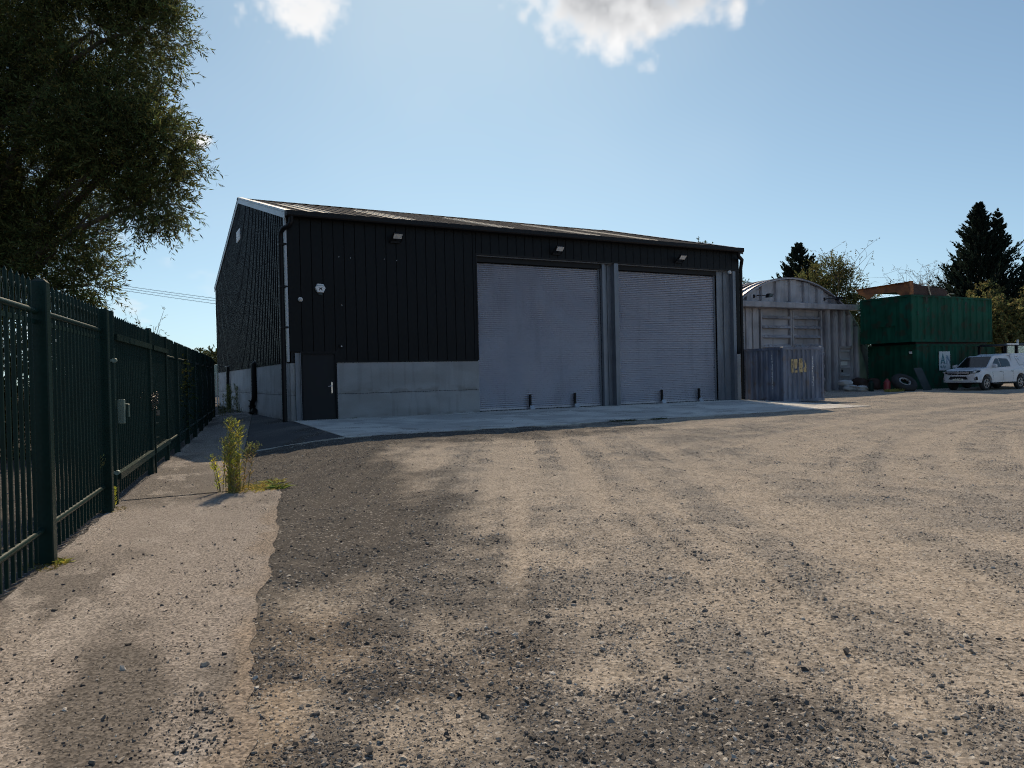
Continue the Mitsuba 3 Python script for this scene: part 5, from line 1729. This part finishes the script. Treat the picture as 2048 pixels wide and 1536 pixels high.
tips = np.array(tips)
v, f, c = sprays(r, tips, unit(r.normal(0, 1, tips.shape)), 0.5, 5, 0.12, 0.06, 0.1, 1.0, (0.12, 0.11, 0.07))
part(tw_, 'crown', (v, f), 'm_leaf', color=c)
for k, (lab, x, y, z, s) in enumerate((('bright leafed bush right behind the upper cabin', 53.5, 8.6, 6.2, 1.0), ('leafy bush behind the tractor cab', 52.4, 7.0, 4.2, 1.0), ('leafy bush at the right edge behind the pickup', 54.4, 5.4, 5.4, 1.15), ('tall leafy bush low before the tall conifer', 56.0, 7.4, 6.0, 1.1), ('leafy bush farther right, past the frame edge', 58.5, 3.0, 4.5, 1.4))):
    hr = np.random.default_rng(110 + k)
    lobes = [(x + hr.normal(0, 0.9) * s, y + hr.normal(0, 0.9) * s, max(0.8, z * q), rad * s) for q, rad in ((0.25, 1.7), (0.5, 1.8), (0.8, 1.5), (1.05, 1.1))]
    tree('leafy_bush', lab, 'bush', (x, y, -0.3), lobes, 1100, 0.5, 11, 0.17, 0.10, 0.15, 1.0, (0.165, 0.165, 0.070), 0.12, 110 + k, None, 'm_leaf', 0.5)
for k, (lab, x, y, z, s) in enumerate((('dark tree top showing above the warehouse roof', 37.8, 22.8, 10.4, 1.0), ('dark leafy tree edge showing beside the warehouse corner', 39.0, 20.4, 7.2, 1.0))):
    tree('leafy_tree', lab, 'tree', (x, y, -0.3), [(x, y, z, 1.5), (x + 0.5, y - 0.8, z * 0.8, 1.7), (x - 0.6, y + 0.6, z * 0.6, 2.0)], 900, 0.5, 11, 0.16, 0.09, 0.15, 1.0, (0.045, 0.060, 0.025), 0.2, 120 + k, None, 'm_leaf', 0.4)
for k, (lab, x, y, z, s) in enumerate((('hazy green tree over the railings, leftmost of the far ones', -1.5, 101.0, 4.3, 1.0), ('hazy green tree over the railings, beside the leftmost one', 2.6, 99.0, 4.8, 1.0), ('hazy green tree beyond the pale distant building', 7.0, 104.0, 4.7, 1.2), ('hazy green tree tight against the warehouse edge', 12.5, 103.0, 5.4, 1.2))):
    hr = np.random.default_rng(130 + k)
    lobes = [(x + hr.normal(0, 1.6), y + hr.normal(0, 1.0), z * q, rad * s) for q, rad in ((0.4, 2.6), (0.7, 2.5), (0.95, 2.0), (0.85, 2.2))]
    tree('far_tree', lab, 'tree', (x, y, -0.3), lobes, 900, 0.9, 10, 0.34, 0.20, 0.15, 1.0, (0.075, 0.085, 0.040), 0.3, 130 + k, None, 'm_leaf_dull', 0.5)
sapling = thing('sapling', 'wispy light green sapling tip above the gate', 'sapling')
r = np.random.default_rng(95)
m, tips = M(), []
for k in range(5):
    b = np.array([-3.75 + r.normal(0, 0.25), -1.6 + r.normal(0, 0.3), 3.0 + r.uniform(-0.4, 0.35)])
    p, rr = limb((-3.85, -1.6, -0.4), b, 0.02, 0.004, 0.04, r, 8)
    m.tube(p, rr, 5, False)
    tips += [p[q] for q in (3, 4, 5, 6, 7)]
part(sapling, 'stem', m.out(), 'm_twig')
tips = np.array(tips)
v, f, c = sprays(r, tips, unit(r.normal(0, 1, tips.shape) + [0, 0, 0.6]), 0.30, 7, 0.09, 0.02, 0.2, 0.7, (0.10, 0.11, 0.045))
part(sapling, 'crown', (v, f), 'm_weed', color=c)

# overhead cables
for k, (z0, z1, lab) in enumerate(((7.44, 6.46, 'highest of the three overhead cables left of the warehouse'), (7.30, 6.31, 'middle one of the three overhead cables left of the warehouse'), (7.16, 6.13, 'lowest of the three overhead cables left of the warehouse'))):
    t = np.linspace(-1.2, 3.0, 40)
    a, b = np.array([-4.8, 28.05, z0]), np.array([0.56, 25.2, z1])
    p = a + (b - a) * t[:, None]
    p[:, 2] += 0.05 * (t - 0.5) ** 2 - 0.0125
    single('power_cable', M().tube(p, 0.013, 5, False).out(), 'm_black', lab, 'cable')


# weeds
def weed(name, label, x, y, stems, hmin, hmax, rad, seed, leaf=0.095, width=0.011, color=(0.44, 0.44, 0.06), dry=0.0, plume=True, mat_='m_weed', lean=(0.0, 0.0)):
    r = np.random.default_rng(seed)
    k = thing(name, label, 'weed')
    z0 = float(gz(x, y))
    V, F, C, nv = [], [], [], 0
    sm_ = M()
    for s in range(stems):
        a = np.array([x + r.normal(0, rad * 0.6), y + r.normal(0, rad * 0.6), z0 - 0.02])
        h = r.uniform(hmin, hmax) * (1.0 if s else 1.0)
        b = a + [r.normal(lean[0], 0.05 * h), r.normal(lean[1], 0.05 * h), h]
        p, rr = limb(a, b, 0.006, 0.002, 0.02, r, 8)
        sm_.tube(p, rr, 5, False)
        n = int(70 * h) + 8
        t = r.uniform(0.08, 1.0, n)
        P = np.stack([np.interp(t, np.linspace(0, 1, 8), p[:, q]) for q in range(3)], -1)
        az = r.uniform(0, 2 * np.pi, n)
        D = unit(np.stack([np.cos(az), np.sin(az), r.uniform(0.5, 1.5, n)], -1))
        v, f = leaf_quads(P, D, side_of(D, r), leaf * (1.15 - 0.6 * t) * r.uniform(0.7, 1.2, n), width * r.uniform(0.8, 1.3, n))
        c = leaf_colors(r, n, color, 0.2)
        yel = (r.uniform(0, 1, n) < dry * (1.2 - t))[:, None]
        c = np.where(yel, leaf_colors(r, n, (0.34, 0.26, 0.16), 0.2), c)
        V.append(v); F.append(f + nv); C.append(np.repeat(c, 4, 0)); nv += len(v)
        if plume and h > 0.5:
            for q in range(int(26 * h)):
                tt = r.uniform(0.62, 0.99)
                o = np.array([np.interp(tt, np.linspace(0, 1, 8), p[:, w]) for w in range(3)])
                az = r.uniform(0, 2 * np.pi)
                ln_ = 0.17 * (1.15 - tt) / 0.5 * r.uniform(0.6, 1.1) + 0.02
                e = o + ln_ * np.array([math.cos(az) * 0.75, math.sin(az) * 0.75, 0.75])
                sm_.tube([o, e], [0.0018, 0.0012], 3, False)
                m_ = 7
                u = r.uniform(0.25, 1.0, m_)[:, None]
                PP = o + (e - o) * u + r.normal(0, 0.006, (m_, 3))
                DD = unit(r.normal(0, 0.7, (m_, 3)) + [0, 0, 0.8])
                v, f = leaf_quads(PP, DD, side_of(DD, r), 0.020 * r.uniform(0.7, 1.3, m_), 0.008)
                V.append(v); F.append(f + nv); C.append(np.repeat(leaf_colors(r, m_, (0.20, 0.24, 0.09), 0.2), 4, 0)); nv += len(v)
    part(k, 'stem', sm_.out(), 'm_stem')
    part(k, 'foliage', (np.vstack(V), np.vstack(F)), mat_, color=np.vstack(C))
    return k


def tuft(name, label, x, y, n, h, rad, seed, color=(0.16, 0.19, 0.04), ry=None, flat=0.6, wid=0.006, cat='weed', mat_='m_weed', ph=0):
    """Blades or leaves that spring from the ground."""
    r = np.random.default_rng(seed)
    ry = rad if ry is None else ry
    a, q = r.uniform(0, 2 * np.pi, n), np.sqrt(r.uniform(0, 1, n))
    P = np.stack([x + rad * q * np.cos(a), y + ry * q * np.sin(a), np.zeros(n)], -1)
    P[:, 2] = gz(P[:, 0], P[:, 1]) - 0.005
    az = r.uniform(0, 2 * np.pi, n)
    D = unit(np.stack([np.cos(az) * flat, np.sin(az) * flat, r.uniform(0.35, 1.0, n)], -1))
    ln_ = h * r.uniform(0.45, 1.1, n)
    S = side_of(D, r)
    m1 = P + D * ln_[:, None] * 0.5
    D2 = unit(D + [0, 0, -0.5])
    tip = m1 + D2 * ln_[:, None] * 0.5
    w = (wid * r.uniform(0.7, 1.4, n))[:, None]
    v = np.stack([P - S * w / 2, P + S * w / 2, m1 + S * w / 2, m1 - S * w / 2, tip], 1).reshape(-1, 3)
    b = np.arange(n)[:, None] * 5
    f = np.concatenate([b + [0, 1, 2], b + [0, 2, 3], b + [3, 2, 4]], 1).reshape(-1, 3)
    return single(name, (v, f), mat_, label, cat, color=np.repeat(leaf_colors(r, n, color, 0.25), 5, 0))


weed('tall_weed', 'tall yellow green weed growing at the concrete edge', -3.18, -12.12, 26, 0.28, 0.86, 0.085, 201, dry=0.6)
weed('tall_weed', 'tallest weed spire with a feathery top in the clump by the concrete edge', -3.13, -12.0, 4, 0.85, 1.08, 0.05, 202, dry=0.1)
weed('weed_stalk', 'thin side stalk leaning left out of the weed clump', -3.33, -11.9, 3, 0.40, 0.55, 0.06, 203, lean=(-0.12, 0.05))
weed('weed_stalk', 'thin dry stalks leaning right out of the weed clump', -2.98, -11.95, 3, 0.55, 0.75, 0.05, 204, color=(0.13, 0.11, 0.04), dry=0.6, lean=(0.1, 0.0))
tuft('dry_grass', 'dry yellow grass around the foot of the weed clump', -2.92, -11.95, 420, 0.16, 0.36, 205, (0.30, 0.25, 0.07), 0.40, 0.8)
tuft('leafy_weed', 'low leafy weed at the front corner of the gravel by the concrete', -2.56, -12.15, 55, 0.20, 0.09, 206, (0.16, 0.21, 0.06), 0.09, 0.9, 0.020)
tuft('leafy_weed', 'low yellow weed just behind the leafy one on the gravel', -2.50, -11.4, 60, 0.13, 0.16, 207, (0.22, 0.22, 0.07), 0.12, 1.0, 0.014)
tuft('leafy_weed', 'flat weed between the clump and the leafy weed', -2.72, -12.05, 60, 0.11, 0.14, 208, (0.20, 0.20, 0.07), 0.10, 1.0, 0.016)
weed('small_weed', 'small green weed at the foot of the second thick fence post', -4.66, -12.55, 4, 0.18, 0.30, 0.04, 209, 0.06, 0.012, plume=False)
weed('weed_stalk', 'thin dark weed growing up the railings by the second thick post', -4.86, -13.0, 3, 0.55, 0.8, 0.03, 210, 0.05, 0.010, (0.07, 0.09, 0.025))
tuft('dry_grass', 'dry grass under the second thick fence post', -4.68, -12.7, 220, 0.07, 0.16, 211, (0.17, 0.14, 0.05), 0.22, 1.0)
tuft('dry_grass', 'dry grass at the foot of the nearest thick fence post', -5.14, -15.6, 260, 0.08, 0.16, 212, (0.15, 0.13, 0.045), 0.26, 1.0)
tuft('leafy_weed', 'small yellow green weed at the foot of the nearest thick post', -5.02, -15.55, 50, 0.10, 0.06, 213, (0.26, 0.26, 0.06), 0.06, 1.0, 0.012)
weed('wall_weed', 'dark bushy weed against the gable base wall', -0.42, 11.6, 18, 0.6, 1.25, 0.25, 214, 0.09, 0.012, (0.06, 0.08, 0.03))
weed('wall_weed', 'low dark weeds in the passage beside the gable wall', -0.75, 9.4, 22, 0.25, 0.6, 0.5, 215, 0.09, 0.012, (0.06, 0.08, 0.03), plume=False)
tuft('grass_tuft', 'grass tuft at the edge of the concrete slab, left of two', 8.0, -6.18, 300, 0.13, 0.50, 216, (0.06, 0.07, 0.025), 0.09)
tuft('grass_tuft', 'grass tuft at the edge of the concrete slab, right of two', 9.3, -6.16, 220, 0.10, 0.30, 217, (0.07, 0.08, 0.03), 0.08)
tuft('grass_tuft', 'bright yellow grass before the red gas bottle', 30.75, 1.15, 420, 0.24, 0.75, 218, (0.30, 0.28, 0.08), 0.30, 0.5, 0.012)
tuft('grass_tuft', 'tiny green tuft at the foot of the concrete base wall', 1.95, -0.06, 60, 0.07, 0.14, 219, (0.05, 0.08, 0.02), 0.03)

# ------------------------------------------------------------------ stones
ICO = trimesh.creation.icosphere(0, 1.0)
OCT_V = np.array([[1, 0, 0], [-1, 0, 0], [0, 1, 0], [0, -1, 0], [0, 0, 1], [0, 0, -1]], float)
OCT_F = np.array([[0, 2, 4], [2, 1, 4], [1, 3, 4], [3, 0, 4], [2, 0, 5], [1, 2, 5], [3, 1, 5], [0, 3, 5]])


def scatter(r, P, size, V0, F0, colors, jit=0.28):
    n, m = len(P), len(V0)
    v = V0[None] * (1 + r.normal(0, jit, (n, m, 1)).clip(-0.5, 0.6))
    v = v * (size[:, None, None] * np.stack([r.uniform(0.8, 1.35, n), r.uniform(0.7, 1.1, n), r.uniform(0.42, 0.85, n)], -1)[:, None])
    a = r.uniform(0, 2 * np.pi, n)
    c, s = np.cos(a)[:, None], np.sin(a)[:, None]
    tl = r.normal(0, 0.25, (n, 2))
    x, y, z = v[..., 0], v[..., 1], v[..., 2]
    z = z + x * tl[:, :1] + y * tl[:, 1:]
    v = np.stack([x * c - y * s, x * s + y * c, z], -1) + P[:, None]
    f = (F0[None] + (np.arange(n) * m)[:, None, None]).reshape(-1, 3)
    return v.reshape(-1, 3), f, np.repeat(colors, m, 0)


def stone_colors(r, n, dark):
    pal = np.array([[0.30, 0.265, 0.225], [0.23, 0.205, 0.175], [0.17, 0.155, 0.138], [0.40, 0.375, 0.335], [0.10, 0.093, 0.088], [0.055, 0.052, 0.050]])
    lightw, darkw = np.array([0.30, 0.27, 0.16, 0.10, 0.11, 0.06]), np.array([0.05, 0.10, 0.20, 0.06, 0.30, 0.29])
    u = r.uniform(0, 1, n)
    cl, cd = np.cumsum(lightw), np.cumsum(darkw)
    k = np.where(r.uniform(0, 1, n) < dark, np.searchsorted(cd / cd[-1], u), np.searchsorted(cl / cl[-1], u)).clip(0, 5)
    return pal[k] * (1 + r.normal(0, 0.10, (n, 1)))


def field_stones(seed, n, dmin, dmax, smin, smax, V0, F0, power=2.2, base=0.30):
    r = np.random.default_rng(seed)
    az = YAW + r.uniform(-0.85, 0.78, n)
    d = np.exp(r.uniform(math.log(dmin), math.log(dmax), n))
    x, y = CAM[0] + d * np.sin(az), CAM[1] + d * np.cos(az)
    loose, dark, orange, track = fields(NP, x, y)
    onp = in_path(x, y)
    inslab = (x > SLAB[0] - 0.02) & (x < SLAB[1]) & (y > SLAB[2] - 0.02)
    intar = (x < 0.06) & (y > -6.1) & (x > -3.4)
    inb = (x > -0.1) & (x < 19) & (y > -0.2)
    clump = np.clip((fb(NP, x * 2.6, y * 2.6, 40.0, 2) - 0.35) * 3.0, 0, 1)
    acc = (base + 0.75 * loose + 0.45 * dark) * (0.45 + 0.75 * clump) * (1 - 0.55 * track)
    rim = NP.step(0.75, 0.05, path_right(y) - x) * (y < -12.4)
    acc = np.where(onp > 0.5, 0.05 + 0.14 * clump ** 2 * blob(NP, x, y, -4.6, -17.8, 1.2, 1.5) + 0.35 * rim * clump ** 2, acc)
    acc = np.where(inslab, 0.010 + 0.12 * NP.step(-5.4, -6.1, y), acc)
    acc = np.where(intar, 0.02, acc)
    left = x < fence_x(y)
    acc = np.where(inb, 0, np.where(left, acc * 0.3, acc))
    keep = r.uniform(0, 1, n) < acc
    x, y, d, dark, onp, inslab = (q[keep] for q in (x, y, d, dark, onp, inslab))
    k = len(x)
    s = smin * (smax / smin) ** (r.uniform(0, 1, k) ** power)
    s = np.maximum(s, 0.00042 * d)
    z = np.where(inslab, 0.012 + 0.02 * np.minimum(y, 0), np.where(onp > 0.5, gz(x, y) + 0.006, yard_z(x, y)))
    P = np.stack([x, y, z + s * 0.18], -1)
    col = stone_colors(r, k, np.clip(dark * 0.9 + 0.10 + 0.35 * onp, 0, 1))
    return scatter(r, P, s, V0, F0, col)


vs, fs, cs, nv = [], [], [], 0
for args in ((301, 440000, 1.9, 19.0, 0.0024, 0.0075, OCT_V, OCT_F[:4], 1.9, 0.42), (302, 40000, 1.9, 14.0, 0.007, 0.017, np.array(ICO.vertices), np.array(ICO.faces), 3.2, 0.14), (303, 80000, 12.0, 36.0, 0.006, 0.018, OCT_V, OCT_F[:4], 2.4, 0.34)):
    v, f, c = field_stones(*args)
    vs.append(v); fs.append(f + nv); cs.append(c); nv += len(v)
scene['gravel'] = ply((np.vstack(vs), np.vstack(fs)), 'm_stone', color=np.clip(np.vstack(cs), 0.02, 0.8))
labels['gravel'] = {'label': 'loose gravel and chippings scattered over the yard', 'category': 'gravel', 'kind': 'stuff'}


def rock(x, y, size, seed):
    r = np.random.default_rng(seed)
    p = unit(r.normal(0, 1, (13, 3))) * (1 + r.uniform(-0.25, 0.15, (13, 1))) * size * np.array([1.2, 0.95, 0.72])
    return M().hull(p + [x, y, float(gz(x, y)) + size * 0.42]).out()


for k, (x, y, s, m_, lab) in enumerate(((-4.13, -18.75, 0.026, 'm_rockpale', 'pale stone lying alone on the concrete strip'), (-1.16, -20.5, 0.023, 'm_rockdark', 'dark stone alone on the dusty gravel, lower right'), (-3.62, -20.12, 0.026, 'm_rockdark', 'dark broken stone in the rubble at the bottom of the yard'), (-3.70, -20.22, 0.020, 'm_rockpale', 'pale stone at the front left of the rubble'),
                                         (-3.55, -20.02, 0.022, 'm_rockdark', 'dark stone at the back of the rubble'), (-3.52, -20.25, 0.018, 'm_rockpale', 'small pale stone at the right of the rubble'), (-3.66, -20.05, 0.017, 'm_rockpale', 'small pale stone at the back left of the rubble'), (-5.35, -17.55, 0.018, 'm_rockdark', 'small dark stone on the concrete near the fence'), (-4.95, -17.15, 0.020, 'm_rockdark', 'dark clod on the concrete near the nearest post'),
                                         (-3.3, -18.55, 0.018, 'm_rockdark', 'dark stone at the edge of the orange dust'), (-0.55, -14.6, 0.022, 'm_rockdark', 'dark stone in the middle of the yard'))):
    single('stone', rock(x, y, s, 400 + k), m_, lab, 'stone')
